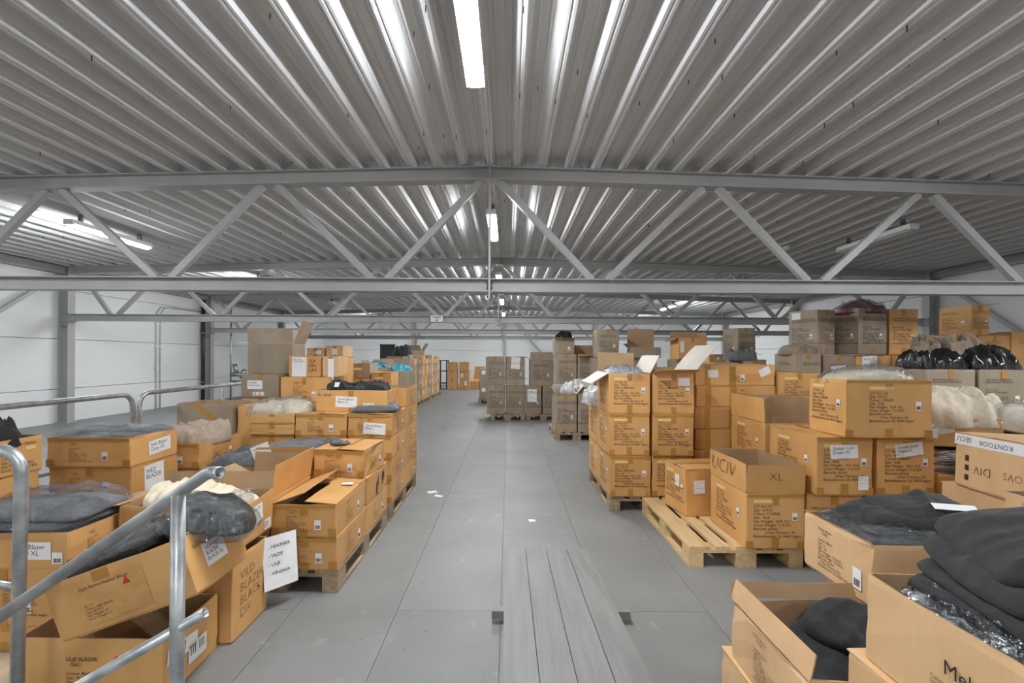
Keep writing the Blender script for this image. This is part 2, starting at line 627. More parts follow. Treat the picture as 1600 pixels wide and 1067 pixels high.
class Carton:
    def __init__(self, label, x0, y0, z0, w, d, h, rz=0, mat='kraft', flaps=None, inner='kraft_inner', wear=1.0,
                 tilt=(0, 0), name='cardboard_carton', group=None, seed=None, fw=None, tape=True, curl=0.0, sag=0.0,
                 cat='carton', fmat=None):
        self.w, self.d, self.h = w, d, h
        Carton.count = getattr(Carton, 'count', 0) + 1
        self.rng = random.Random(seed if seed is not None else Carton.count * 7919)
        M = T(x0 + w / 2, y0 + d / 2, z0) @ Euler((R(tilt[0]), R(tilt[1]), R(rz))).to_matrix().to_4x4()
        self.M = M
        self.o = empty(name, M)
        tag(self.o, label, cat, group)
        self.mat = mat
        open_ = flaps is not None
        put('body', body_mesh(w, d, h, self.rng, mat, wear, inner, open_, sag), self.o)
        if not open_:
            major = ('l', 'r') if w <= d else ('f', 'b')
            flaps = {major[0]: self.rng.uniform(0, 1.5), major[1]: self.rng.uniform(0, 1.5)}
            W = min(w, d) / 2 - 0.002
            for k, a in flaps.items():
                self.flap(k, a, W, 0.0)
            if tape:
                self.top_tape(major)
        else:
            W = fw if fw else min(w, d) / 2
            for k, a in flaps.items():
                ww = W
                cc = curl
                if isinstance(a, tuple):
                    if len(a) > 2:
                        cc = a[2]
                    a, ww = a[0], a[1]
                self.flap(k, a, ww, cc, fmat)
        if tape:
            self.tape_face('f')

    def flap(self, k, ang, W, curl=0.0, fmat=None):
        o, u, v, n, L, H = face_frame(k, self.w, self.d, self.h)
        a = R(ang)
        p = o + Vector((0, 0, self.h + 0.004)) - n * 0.004
        yv = -n * math.cos(a) + Vector((0, 0, 1)) * math.sin(a)
        zv = u.cross(yv)
        M = frame(p, u, yv, zv)
        return put('flap', flap_mesh(L, W, self.rng, self.mat, fmat or 'kraft_inner', curl), self.o, M)

    def fm(self, f, u, v, eps=0.0008):
        """matrix on face f; u, v in metres from its lower left corner"""
        o, U, V, n, L, H = face_frame(f, self.w, self.d, self.h)
        return frame(o + U * u + V * v + n * eps, U, V, n)

    def plate(self, name, f, u, v, su, sv, mat, rot=0, eps=0.0006, th=0.0006, parent=None):
        M = self.fm(f, u, v, eps) @ Matrix.Rotation(R(rot), 4, 'Z')
        return put(name, unit_plate(mat), self.o, scaled(M, su, sv, th))

    def top_tape(self, major):
        if major[0] == 'l':
            self.plate('packing_tape', 't', self.w / 2 - 0.024, 0.002, 0.048, self.d - 0.004, 'tape', eps=0.0075)
        else:
            self.plate('packing_tape', 't', 0.002, self.d / 2 - 0.024, self.w - 0.004, 0.048, 'tape', eps=0.0075)

    def tape_face(self, f, top=True, bottom=True):
        L = self.w if f in 'fb' else self.d
        hh = min(0.075, self.h * 0.28)
        if L > 0.3 or True:
            if bottom:
                self.plate('packing_tape', f, L / 2 - 0.024, 0.004, 0.048, hh * self.rng.uniform(0.8, 1.1), 'tape')
            if top:
                t = hh * self.rng.uniform(0.8, 1.1)
                self.plate('packing_tape', f, L / 2 - 0.024, self.h - t - 0.004, 0.048, t, 'tape')

    def edge_tape(self, f):
        L = self.w if f in 'fb' else self.d
        self.plate('packing_tape', f, 0.004, 0.006, 0.05, min(0.05, self.h * 0.3), 'tape')
        self.plate('packing_tape', f, L - 0.054, 0.006, 0.05, min(0.05, self.h * 0.3), 'tape')
        self.plate('packing_tape', f, 0.012, self.h - 0.024, L - 0.024, 0.02, 'tape', eps=0.0003, th=0.0004)
        return self

    def text(self, f, s, u, v, width=None, height=None, mat='ink', rot=0, shear=0, name='printed_text', align='LEFT', eps=0.0018, thin=False):
        me, tw, th = text_mesh(s, mat, align, shear, thin)
        sc = (width / tw) if width else (height / th)
        M = self.fm(f, u, v, eps) @ Matrix.Rotation(R(rot), 4, 'Z')
        return put(name, me, self.o, scaled(M, sc, sc, 1))

    def barcode(self, f, u, v, w=0.036, h=0.052, rot=0):
        b = self.plate('barcode_label', f, u, v, w, h, 'paper', rot)
        put('barcode', bars_mesh(self.rng.randint(0, 3)), b, T(0.15, 0.12, 1) @ Matrix.Diagonal((0.7, 0.36, 0.7, 1)))
        return b

    def note(self, f, u, v, w, h, s=None, rot=0, mat='ink_black', frac=0.75, name='paper_label', eps=0.0012, up=0.86):
        p = self.plate(name, f, u, v, w, h, 'paper', rot, eps)
        if s:
            me, tw, th = text_mesh(s, mat, 'LEFT', 0)
            sc = min(frac * w / tw, 0.72 * h / th)
            M = self.fm(f, u, v, eps + 0.001) @ Matrix.Rotation(R(rot), 4, 'Z') @ T(w * 0.1, h * up, 0)
            put('lettering', me, self.o, scaled(M, sc, sc, 1))
        return p

    def ct(self, f, var=0, bar=True, tape=True):
        L = self.w if f in 'fb' else self.d
        k = L / 0.42
        lines = self.h * 0.56
        wdt = min(L * 0.80, lines * 1.5) if L > 0.5 else L * 0.80
        u = L * 0.13 if L < 0.5 else L * 0.22
        if tape:
            self.plate('yellow_tape', f, u, self.h * 0.835, min(0.15, L * 0.33), 0.022, 'yellow_tape')
        self.text(f, CT[var % 3], u, self.h * 0.80, width=wdt if L < 0.5 else 0.33)
        if bar:
            self.barcode(f, L * 0.78, self.h * 0.52)
        return self

    def sty(self, f, bar=True):
        L = self.w if f in 'fb' else self.d
        self.text(f, STY, L * 0.14, self.h * 0.82, height=self.h * 0.6)
        if bar:
            self.barcode(f, L * 0.72, self.h * 0.36, 0.04, 0.055)
        return self

    def blz(self, f, nm='Jesper', num='70432', bar=True, uu=0.38):
        L = self.w if f in 'fb' else self.d
        self.text(f, blz(nm, num), L * uu - 0.06, self.h * 0.84, height=self.h * 0.66)
        if bar:
            self.barcode(f, L * 0.66, self.h * 0.24, 0.04, 0.06)
        return self


# ------------------------------------------------------------------ cloth heaps
def heap_mesh(w, d, h, seed, n=26, ex=4.0, fold=0.3, freq=4.0, edge=0.06, sharp=0.5, crinkle=0.0, dirx=0.0, thick=0.012, droop=0.0, amp=0.018):
    """a lump of cloth: domed grid with ridged folds, closed underneath"""
    off = Vector((seed * 3.17, seed * 1.71, seed * 0.37))
    nx = max(10, int(n * math.sqrt(w / d)))
    ny = max(10, int(n * math.sqrt(d / w)))
    v, f = [], []
    ca, sa = math.cos(dirx), math.sin(dirx)
    for j in range(ny + 1):
        for i in range(nx + 1):
            a, b = 2 * i / nx - 1, 2 * j / ny - 1
            s = (abs(a) ** ex + abs(b) ** ex) ** (1 / ex)
            s = min(1.0, s)
            # soften the rectangular corners
            mx = max(abs(a), abs(b))
            if mx > 1e-6:
                k = mx / max(1e-6, (abs(a) ** ex + abs(b) ** ex) ** (1 / ex))
                a2, b2 = a * k, b * k
            else:
                a2, b2 = a, b
            s = mx
            ang = Vector((a2 * 1.3, b2 * 1.3, 0))
            wob = 1 + edge * noise.noise(ang * 2.1 + off)
            x, y = a2 * w / 2 * wob, b2 * d / 2 * wob
            prof = max(0.0, 1 - s ** 5) ** sharp
            p = Vector((x * ca + y * sa, (-x * sa + y * ca) * 0.4, 0)) * freq / 0.25 + off
            wv = Vector((x, y, 0)) * 4.0 + off
            p += Vector((noise.noise(wv), noise.noise(wv + Vector((7, 3, 1))), 0)) * 0.6
            r1 = max(0.0, 1 - abs(noise.noise(p)) * 2.6) ** 1.6
            r2 = max(0.0, 1 - abs(noise.noise(p * 2.1 + Vector((4, 2, 1)))) * 2.4) ** 1.6
            low = noise.noise(Vector((x, y, 0)) * 4.2 + off * 1.3)
            z = h * prof * (1 - fold * 0.45 + fold * 0.5 * r1 + 0.3 * low) + amp * prof ** 0.6 * (r1 * 0.8 + 0.5 * r2 - 0.4)
            if crinkle:
                z += crinkle * prof ** 0.3 * (noise.noise(Vector((x, y, 0)) * 31 + off) + 0.6 * noise.noise(Vector((x, y, 0)) * 67 + off))
            if s > 0.86:
                z -= droop * (s - 0.86) / 0.14
            v.append((x, y, max(z, -droop)))
    W = nx + 1
    for j in range(ny):
        for i in range(nx):
            q = j * W + i
            f.append((q, q + 1, q + W + 1, q + W))
    rim = [i for i in range(W)] + [j * W + nx for j in range(1, ny + 1)] + [ny * W + i for i in range(nx - 1, -1, -1)] + [j * W for j in range(ny - 1, 0, -1)]
    if thick:
        b0 = len(v)
        for q in rim:
            x, y, z = v[q]
            v.append((x * 0.97, y * 0.97, z - thick))
        m = len(rim)
        for k in range(m):
            l = (k + 1) % m
            f.append((rim[l], rim[k], b0 + k, b0 + l))
        f.append(tuple(b0 + k for k in reversed(range(m))))
    return v, f


def cloth(name, label, cat, x, y, z, w, d, h, mat, seed=1, rz=0, tilt=(0, 0), plastic=False, group=None, pw=1.06, n=26, pcr=0.012,
          base=None, **kw):
    v, f = heap_mesh(w, d, h, seed, n=n, **kw)
    mb = MB()
    mb.v, mb.f = v, f
    M = T(x, y, z) @ Euler((R(tilt[0]), R(tilt[1]), R(rz))).to_matrix().to_4x4()
    if base is not None:
        M = base @ M
    root = empty(name, M)
    tag(root, label, cat, group)
    mb.build('fabric' if mat.endswith('cloth') else 'bag_body', mat, root, smooth=True)
    if plastic:
        kw2 = dict(kw)
        kw2.update(thick=0, crinkle=pcr, edge=0.16)
        v, f = heap_mesh(w * pw, d * pw, h + 0.02, seed, n=int(n * 1.35), **kw2)
        mb = MB()
        mb.v, mb.f = v, f
        mb.build('plastic_bag', 'clear_plastic', root, smooth=True, M=T(0, 0, 0.010))
    return root


def slab_mesh(w, d, th, seed, wave=0.012, creases=6, droop=0.0, n=34, ex=7.0, edge=0.05, fine=0.003):
    rng = random.Random(seed)
    off = Vector((seed * 2.13, seed * 0.71, seed * 0.53))
    nx = max(12, int(n * math.sqrt(w / d)))
    ny = max(12, int(n * math.sqrt(d / w)))
    lines = []
    for k in range(creases):
        an = rng.uniform(-0.45, 0.45) + (0 if rng.random() < 0.75 else PI / 2)
        lines.append((rng.uniform(-w / 2, w / 2), rng.uniform(-d / 2, d / 2), math.sin(an), math.cos(an), rng.uniform(0.005, 0.014), rng.uniform(0.012, 0.028), rng.uniform(0.2, 0.5),
                      rng.choice((0.0, 0.006, -0.006))))
    v, f, top, bot = [], [], {}, {}
    for j in range(ny + 1):
        for i in range(nx + 1):
            a, b = 2 * i / nx - 1, 2 * j / ny - 1
            a = math.sin(a * PI / 2) * 0.45 + a * 0.55
            b = math.sin(b * PI / 2) * 0.45 + b * 0.55
            mx = max(abs(a), abs(b))
            k = mx / (abs(a) ** ex + abs(b) ** ex) ** (1 / ex) if mx > 1e-6 else 1
            a, b, sx = a * k, b * k, mx
            wob = 1 + edge * noise.noise(Vector((a, b, 0)) * 1.7 + off)
            x, y = a * w / 2 * wob, b * d / 2 * wob
            P = Vector((x, y, 0))
            zc = wave * 2 * noise.noise(P * 3.0 + off) + 0.35 * wave * noise.noise(P * 8 + off)
            zc -= droop * max(0.0, (sx - 0.55) / 0.45) ** 2
            cr = 0
            for (px, py, nxx, nyy, hh, ww, ll, st) in lines:
                dd = (x - px) * nxx + (y - py) * nyy + 0.02 * noise.noise(P * 5 + off * 2)
                tt = -(x - px) * nyy + (y - py) * nxx
                win = max(0.0, 1 - (tt / ll) ** 2)
                cr += win * (hh * math.exp(-(dd / ww) ** 2) + st * math.tanh(dd / 0.008))
            t = th / 2 * max(0.0, 1 - sx ** 7) ** 0.5
            rim = i in (0, nx) or j in (0, ny)
            fz = fine * noise.noise(P * 30 + off)
            fade = min(1.0, (1 - sx) * 6)
            top[i, j] = len(v)
            v.append((x, y, zc + t + (cr + fz) * fade + th / 2))
            if rim:
                bot[i, j] = top[i, j]
            else:
                bot[i, j] = len(v)
                v.append((x, y, zc - t + th / 2))
    for j in range(ny):
        for i in range(nx):
            f.append((top[i, j], top[i + 1, j], top[i + 1, j + 1], top[i, j + 1]))
            f.append((bot[i, j], bot[i, j + 1], bot[i + 1, j + 1], bot[i + 1, j]))
    return v, f


def garment(name, label, x, y, z, w, d, th, mat, seed, rz=0, tilt=(0, 0), plastic=False, group=None, pw=1.04, **kw):
    v, f = slab_mesh(w, d, th, seed, **kw)
    mb = MB()
    mb.v, mb.f = v, f
    root = empty(name, T(x, y, z) @ Euler((R(tilt[0]), R(tilt[1]), R(rz))).to_matrix().to_4x4())
    tag(root, label, 'garment', group)
    mb.build('fabric', mat, root, smooth=True)
    if plastic:
        k2 = dict(kw)
        k2.update(fine=0.012, edge=0.09, n=46, creases=12)
        v, f = slab_mesh(w * pw, d * pw, th + 0.02, seed + 500, **k2)
        mb = MB()
        mb.v, mb.f = v, f
        mb.build('plastic_bag', 'clear_plastic', root, smooth=True, M=T(0, 0, -0.006))
    return root


def plastic_sheet(name, label, x, y, z, w, d, h, seed, rz=0, tilt=(0, 0), n=34, **kw):
    k = dict(thick=0, crinkle=0.02, edge=0.25, fold=0.5, freq=5)
    k.update(kw)
    v, f = heap_mesh(w, d, h, seed, n=n, **k)
    mb = MB()
    mb.v, mb.f = v, f
    o = mb.build(name, 'clear_plastic', None, smooth=True)
    o.matrix_local = T(x, y, z) @ Euler((R(tilt[0]), R(tilt[1]), R(rz))).to_matrix().to_4x4()
    tag(o, label, 'plastic bag')
    return o

# ================================================================== the setting
def struct(o):
    o['kind'] = 'structure'
    return o


# floor: a dark sub floor, chipboard panels where the photo shows them, plain slabs around
FX0, FX1, FY0, FY1 = -0.037 - 0.6 * 7, -0.037 + 0.6 * 8, 0.4, 0.4 + 2.4 * 7
fl = MB()
fl.box(WALL_L, WALL_R, Y_FRONT, Y_BACK, -0.12, -0.024)
floor = struct(fl.build('floor', 'floor_gap'))
fs = MB()
fs.box(WALL_L, FX0, Y_FRONT, Y_BACK, -0.024, 0)
fs.box(FX1, WALL_R, Y_FRONT, Y_BACK, -0.024, 0)
fs.box(FX0, FX1, Y_FRONT, FY0, -0.024, 0)
fs.box(FX0, FX1, FY1, Y_BACK, -0.024, 0)
fs.build('floor_slab', 'grey_floor', floor)
pm = MB().box(0.0012, 0.5988, 0.001, 2.399, -0.024, 0).mesh('floor_panel', 'grey_floor')
hm = MB().box(0.0012, 0.5988, 0.001, 1.199, -0.024, 0).mesh('floor_panel', 'grey_floor')
for i in range(15):
    if i % 2 == 0:
        for j in range(7):
            put('floor_panel', pm, floor, T(FX0 + 0.6 * i, FY0 + 2.4 * j, 0))
    else:
        put('floor_panel', hm, floor, T(FX0 + 0.6 * i, FY0, 0))
        for j in range(6):
            put('floor_panel', pm, floor, T(FX0 + 0.6 * i, FY0 + 1.2 + 2.4 * j, 0))
        put('floor_panel', hm, floor, T(FX0 + 0.6 * i, FY0 + 1.2 + 14.4, 0))


def roof_z(x):
    return DECK_Z - SLOPE * abs(x - RX)


# ceiling: deep trapezoidal steel sheets, three ribs wide, one length per bay
cb = MB()
for s in (-1, 1):
    xa, xb = RX, RX + s * (HALF + 0.24)
    pts = [(xa, roof_z(xa)), (xb, roof_z(xb))]
    n = len(cb.v)
    for y in (Y_FRONT, Y_BACK):
        for x, z in pts:
            cb.v.append((x, y, z + 0.126))
        for x, z in reversed(pts):
            cb.v.append((x, y, z + 0.22))
    for q in ((0, 1, 2, 3), (7, 6, 5, 4), (0, 4, 5, 1), (1, 5, 6, 2), (2, 6, 7, 3), (3, 7, 4, 0)):
        cb.f.append(tuple(n + i for i in q))
ceiling = struct(cb.build('ceiling', 'deck_sheet'))
one = [(0, 0.007), (0.010, 0.0), (0.028, 0.0), (0.043, 0.046), (0.050, 0.052), (0.054, 0.062), (0.072, 0.118), (0.100, 0.118), (0.106, 0.110),
       (0.116, 0.110), (0.122, 0.118), (0.178, 0.118), (0.184, 0.110), (0.194, 0.110), (0.200, 0.118), (0.228, 0.118), (0.246, 0.062),
       (0.250, 0.052), (0.257, 0.046), (0.272, 0.0), (0.290, 0.0)]
prof = []
for k in range(3):
    prof += [(x + 0.3 * k, z) for x, z in one]
prof.append((0.9, 0.007))


def sheet_mesh(L):
    m = MB()
    k = len(prof)
    for y in (0, L):
        for dz in (0, 0.004):
            m.v += [(x, y, z + dz) for x, z in prof]
    for i in range(k - 1):
        m.f.append((i, i + 1, 2 * k + i + 1, 2 * k + i))
        m.f.append((k + i, 3 * k + i, 3 * k + i + 1, k + i + 1))
        m.f.append((i, k + i, k + i + 1, i + 1))
        m.f.append((2 * k + i, 2 * k + i + 1, 3 * k + i + 1, 3 * k + i))
    return m.mesh('roof_sheet', 'deck_sheet')


sm = sheet_mesh(BAY + 0.28)
sheet_y = [-4.6 + 0.1, 0.5, 5.5, 10.5, 15.5, 20.5]
for yi, ys in enumerate(sheet_y):
    for s in (-1, 1):
        for k in range(11):
            xs = RX + s * 0.9 * k
            dz = 0.0 if yi % 2 else 0.005
            if s > 0:
                M = T(xs, ys - 0.25, roof_z(xs) + dz) @ Matrix.Rotation(math.atan(SLOPE), 4, 'Y')
            else:
                xs2 = RX - 0.9 * (k + 1)
                M = T(xs2, ys - 0.25, roof_z(xs2) + dz) @ Matrix.Rotation(-math.atan(SLOPE), 4, 'Y')
            put('roof_sheet', sm, ceiling, M)
# dark screw tips poking through the deck
rng = random.Random(5)
sc_ = MB()
for k in range(520):
    x = RX + rng.choice((-1, 1)) * (0.3 * rng.randint(0, 29) + rng.choice((0.15, 0.15, 0.0)))
    y = rng.uniform(1.5, 15)
    top = abs(((x - RX) / 0.3) % 1 - 0.5) < 0.1
    z = roof_z(x) + (0.118 if top else 0.0)
    sc_.box(x - 0.003, x + 0.003, y - 0.003, y + 0.003, z - 0.035, z + 0.01)
so = sc_.build('screw_tips', 'black_steel', ceiling)
so['kind'] = 'stuff'

# walls of horizontal sandwich panels, children of each wall
SEAMS = [-0.02, 0.73, 1.81, 2.89]


def wall(name, kind, a0, a1, pos, out, tops):
    """kind x: wall in plane x=pos running along y from a0 to a1; kind y: in plane y=pos"""
    bays = tops
    m = MB()
    zt = 3.9
    if kind == 'x':
        m.box(pos + (0.1 if out > 0 else -0.2), pos + (0.2 if out > 0 else -0.1), a0, a1, -0.1, roof_z(pos) + 0.1)
    else:
        m.box(a0, a1, pos + 0.1 * out, pos + 0.2 * out, -0.1, roof_z(RX) + 0.1)
    w = struct(m.build(name, 'wall_panel'))
    for b0, b1 in zip(bays, bays[1:]):
        for z0, z1 in zip(SEAMS, SEAMS[1:] + [3.97]):
            zz = z1 - 0.006
            if kind == 'x':
                zz = min(zz, roof_z(pos) + 0.1)
                mm = MB().box(min(pos, pos + 0.1 * out), max(pos, pos + 0.1 * out), b0 + 0.004, b1 - 0.004, z0 + 0.006, zz)
            else:
                mm = MB().box(b0 + 0.004, b1 - 0.004, min(pos, pos + 0.1 * out), max(pos, pos + 0.1 * out), z0 + 0.006, min(zz, 3.72))
            mm.build('wall_panel', 'wall_panel', w)
    return w


ybays = [Y_FRONT, 0.5, 5.5, 10.5, 15.5, 20.5, Y_BACK]
wall('wall_left', 'x', Y_FRONT, Y_BACK, WALL_L, -1, ybays)
wall('wall_right', 'x', Y_FRONT, Y_BACK, WALL_R, 1, ybays)
gx = [WALL_L, RX - 4.8, RX, RX + 4.8, WALL_R]
wall('wall_back', 'y', WALL_L, WALL_R, Y_BACK, 1, gx)
wall('wall_front', 'y', WALL_L, WALL_R, Y_FRONT, -1, gx)

# dark window in the back wall
wn = struct(MB().box(-6.80, -6.02, Y_BACK - 0.03, Y_BACK, 1.10, 2.08).build('window_1', 'window_dark'))
MB().box(-6.83, -5.99, Y_BACK - 0.04, Y_BACK - 0.001, 2.08, 2.12).build('window_frame', 'black_steel', wn)
MB().box(-6.83, -5.99, Y_BACK - 0.04, Y_BACK - 0.001, 1.06, 1.10).build('window_frame', 'black_steel', wn)


# ================================================================== steelwork
def h_prof(w, h, tf=0.012, tw=0.009):
    a, b = w / 2, h / 2
    return [(-a, -b), (a, -b), (a, -b + tf), (tw / 2, -b + tf), (tw / 2, b - tf), (a, b - tf), (a, b), (-a, b), (-a, b - tf), (-tw / 2, b - tf),
            (-tw / 2, -b + tf), (-a, -b + tf)]


def beam(name, p, q, w, h, parent, mat='steel_paint', up=(0, 0, 1)):
    p, q, up = Vector(p), Vector(q), Vector(up)
    t = (q - p).normalized()
    u = t.cross(up).normalized()
    v = u.cross(t)
    A = frame(p, u, v, t)
    B = frame(q, u, v, t)
    return MB().prism(h_prof(w, h), A, B).build(name, mat, parent)


def rhs(name, p, q, w, parent, mat='steel_paint'):
    p, q = Vector(p), Vector(q)
    t = (q - p).normalized()
    u = t.cross(Vector((0, 1, 0))).normalized()
    v = u.cross(t)
    a = w / 2
    pr = [(-a, -a), (a, -a), (a, a), (-a, a)]
    return MB().prism(pr, frame(p, u, v, t), frame(q, u, v, t)).build(name, mat, parent)


BOLT = MB().tube([(0, 0, 0), (0, 0.02, 0)], 0.017, 6).mesh('bolt', 'bolt')
ORD = ['just above the viewer', 'nearest in view', 'second from the viewer', 'third from the viewer', 'farthest, before the end wall']
for ti, ty in enumerate(TRUSS_Y):
    t = empty('roof_truss', T(RX, ty, 2.2))
    tag(t, 'grey painted steel lattice roof truss, ' + ORD[ti], 'roof truss', 'roof trusses across the hall')
    zb = 0.08
    for s in (-1, 1):
        e = s * (HALF - 0.01)
        ztr = DECK_Z - 2.2 - 0.08
        zte = ztr - SLOPE * HALF
        beam('top_chord', (s * 0.012, 0, ztr), (e, 0, zte), 0.16, 0.15, t)
        beam('bottom_chord', (s * 0.012, 0, zb), (s * (HALF - 0.03), 0, zb), 0.16, 0.15, t)
        tops = [0.10, 2.5, 4.95, 7.25, 9.15]
        bots = [1.25, 3.7, 6.1, 8.35]
        for k, b in enumerate(bots):
            for tn, sg in ((tops[k], -1), (tops[k + 1], 1)):
                off = 0.085
                rhs('diagonal', (s * (b + sg * off), 0, zb + 0.07), (s * (tn - sg * off * (0 if (k == 0 and sg < 0) else 1)), 0, ztr - SLOPE * tn - 0.07),
                    0.072, t)
        MB().box(min(0, s * 0.011), max(0, s * 0.011), -0.09, 0.09, -0.075, ztr + 0.05).build('splice_plate', 'steel_paint', t)
        for bz in (0.0 - 0.04, 0.05, 0.11, 0.19):
            for by in (-0.05, 0.05):
                put('bolt', BOLT, t, T(s * 0.012, by, bz) @ Matrix.Rotation(-s * PI / 2, 4, 'Z'))
        MB().box(min(e, e + s * 0.012), max(e, e + s * 0.012), -0.09, 0.09, zb - 0.1, zb + 0.1).build('end_plate', 'steel_paint', t)
    for s, nm in ((-1, 'left'), (1, 'right')):
        c = empty('steel_column', T(RX + s * (HALF + 0.11), ty, 0))
        tag(c, 'grey H-section steel column on the %s wall, carrying the truss %s' % (nm, ORD[ti]), 'column', 'columns along the side walls')
        beam('shaft', (0, 0, 0), (0, 0, roof_z(9) - 0.01), 0.18, 0.2, c, up=(1, 0, 0))
        for zz in (2.1, 2.36):
            MB().box(-0.09, 0.09, -0.085, 0.085, zz, zz + 0.012).build('stiffener_plate', 'steel_paint', c)
        MB().box(-0.13, 0.13, -0.13, 0.13, 0, 0.02).build('base_plate', 'steel_paint', c)
# gable columns and braces
for k, x in enumerate((RX - 4.8, RX, RX + 4.8)):
    c = empty('gable_column', T(x, Y_BACK - 0.12, 0))
    tag(c, ['grey steel column on the end wall beside the dark window', 'grey steel column at the middle of the end wall', 'grey steel column on the end wall behind the grey cartons'][k], 'column', 'columns on the end wall')
    beam('shaft', (0, 0, 0), (0, 0, roof_z(x) - 0.01), 0.18, 0.2, c, up=(0, 1, 0))
    MB().box(-0.13, 0.13, -0.11, 0.11, 0, 0.02).build('base_plate', 'steel_paint', c)


def brace(label, p, q):
    p, q = Vector(p), Vector(q)
    o = empty('wall_brace', T(*p))
    rhs('tube', (0, 0, 0), q - p, 0.07, o)
    MB().box(-0.03, 0.03, -0.06, 0.06, -0.08, 0.08).build('gusset_plate', 'steel_paint', o)
    tag(o, label, 'brace')


for s, nm in ((-1, 'left'), (1, 'right')):
    x = RX + s * (HALF + 0.12)
    # braces rise away from the viewer to the second column
    m = empty('wall_brace', T(x, 6.0, 0.05))
    MB().prism([(-.035, -.035), (.035, -.035), (.035, .035), (-.035, .035)], frame((0, 0, 0), (1, 0, 0), (0, -0.62, 0.78), (0, 0.78, 0.62)),
               frame((0, 4.3, 3.1), (1, 0, 0), (0, -0.62, 0.78), (0, 0.78, 0.62))).build('tube', 'steel_paint', m)
    tag(m, 'slanting grey steel wall brace on the %s wall before the second column' % nm, 'brace')
m = empty('wall_brace', T(0.3, Y_BACK - 0.15, 3.3))
MB().prism([(-.05, -.05), (.05, -.05), (.05, .05), (-.05, .05)], frame((0, 0, 0), (0.75, 0, 0.66), (0, 1, 0), (0.66, 0, -0.75)),
           frame((2.4, 0, -2.7), (0.75, 0, 0.66), (0, 1, 0), (0.66, 0, -0.75))).build('tube', 'steel_paint', m)
tag(m, 'slanting grey steel brace on the end wall right of the middle column', 'brace')
for s, nm in ((-1, 'left'), (1, 'right')):
    o = beam('eave_beam', (RX + s * (HALF + 0.1), Y_FRONT, roof_z(9.2) - 0.09), (RX + s * (HALF + 0.1), Y_BACK, roof_z(9.2) - 0.09), 0.14, 0.14, None)
    tag(o, 'long grey steel eave beam under the roof along the %s wall' % nm, 'beam')


# ================================================================== lamps
def batten(label, x, y, on=True, L=1.5, drop=0.175):
    z = roof_z(x) - drop
    t = empty('ceiling_lamp', T(x, y, z))
    tag(t, label, 'lamp', 'batten lamps under the roof')
    MB().box(-0.066, 0.066, 0, L, 0.0, 0.062).build('housing', 'white_plastic', t)
    m = MB()
    pr = [(-0.064, -0.001), (-0.030, -0.034), (0.030, -0.034), (0.064, -0.001)]
    A = frame((0, 0.03, 0), (1, 0, 0), (0, 0, 1), (0, 1, 0))
    B = frame((0, L - 0.03, 0), (1, 0, 0), (0, 0, 1), (0, 1, 0))
    m.prism(pr, A, B).build('diffuser', 'lamp_glow' if on else 'grey_plastic', t)
    for y0 in (0, L - 0.03):
        MB().box(-0.066, 0.066, y0, y0 + 0.03, -0.016, 0.0).build('end_cap', 'white_plastic', t)
    for yy in (0.2, L - 0.2):
        MB().box(-0.03, 0.03, yy - 0.015, yy + 0.015, 0.06, drop + 0.004).build('mounting_clip', 'bolt', t)


batten('lit white batten lamp nearest, overhead at the ridge', -0.25, 2.02)
batten('lit batten lamp at the ridge beyond the first truss', -0.25, 6.65)
batten('lit batten lamp at the ridge beyond the second truss', -0.25, 11.55)
batten('lit batten lamp at the ridge beyond the third truss', -0.25, 16.45)
batten('lit batten lamp at the ridge near the end wall', -0.25, 21.45)
batten('lit batten lamp under the left roof slope beyond the first truss', -6.12, 6.7)
batten('lit batten lamp under the left roof slope beyond the second truss', -6.12, 11.6)
batten('unlit batten lamp under the left roof slope beyond the third truss', -6.12, 16.5, on=False)
batten('unlit batten lamp under the right roof slope beyond the first truss', 5.62, 6.7, on=False)
batten('unlit batten lamp under the right roof slope beyond the second truss', 5.62, 11.6, on=False)
batten('lit batten lamp under the right roof slope beyond the third truss', 5.75, 16.7)
batten('added unseen lit batten lamp at the end wall under the left roof slope', -6.12, 21.45)  # hidden behind a truss chord, added to brighten the end wall
batten('added unseen lit batten lamp at the end wall under the right roof slope', 5.62, 21.45)  # hidden as well, added for the same end wall light
batten('added unseen lit batten lamp overhead behind the viewer at the ridge', -0.25, -2.9)  # this and the next two are unseen, added to light the hall
batten('added unseen lit batten lamp behind the viewer under the left roof slope', -6.12, -2.9)
batten('added unseen lit batten lamp behind the viewer under the right roof slope', 5.62, -2.9)
batten('unseen lit batten lamp beside the viewer under the left roof slope', -6.12, 2.0)  # out of view, kept lit for its light on the left cartons
batten('unseen lit batten lamp beside the viewer under the right roof slope', 5.62, 2.0)  # out of view too, lights the right side

cb_ = MB().tube([(-0.2, 3.51, roof_z(-.2) - 0.17), (-0.17, 3.56, roof_z(-.2) - 0.02), (-0.17, 4.6, roof_z(-.2) - 0.02), (-0.2, 5.3, roof_z(-.2) - 0.03), (-0.2, 5.36, roof_z(-.2) - 0.02)], 0.006, 6)
tag(cb_.build('power_cable', 'white_cable', None, True), 'thin white cable running from the nearest lamp along the ridge', 'cable')
sd = empty('smoke_detector', T(5.0, 8.7, roof_z(5.0) - 0.03))
MB().tube([(0, 0, 0.04), (0, 0, 0.0)], 0.06, 14).build('base', 'white_plastic', sd)
MB().tube([(0, 0, 0.0), (0, 0, -0.025)], 0.045, 14).build('sensor_head', 'white_plastic', sd)
tag(sd, 'small white round smoke detector under the right roof slope', 'detector')
sg = empty('load_sign', T(-1.55, 10.4, 2.29))
MB().box(-0.13, 0.13, -0.012, 0, -0.065, 0.065).build('plate', 'white_plastic', sg)
MB().box(-0.09, 0.09, -0.0135, -0.011, 0.02, 0.04).build('printed_line', 'ink', sg)
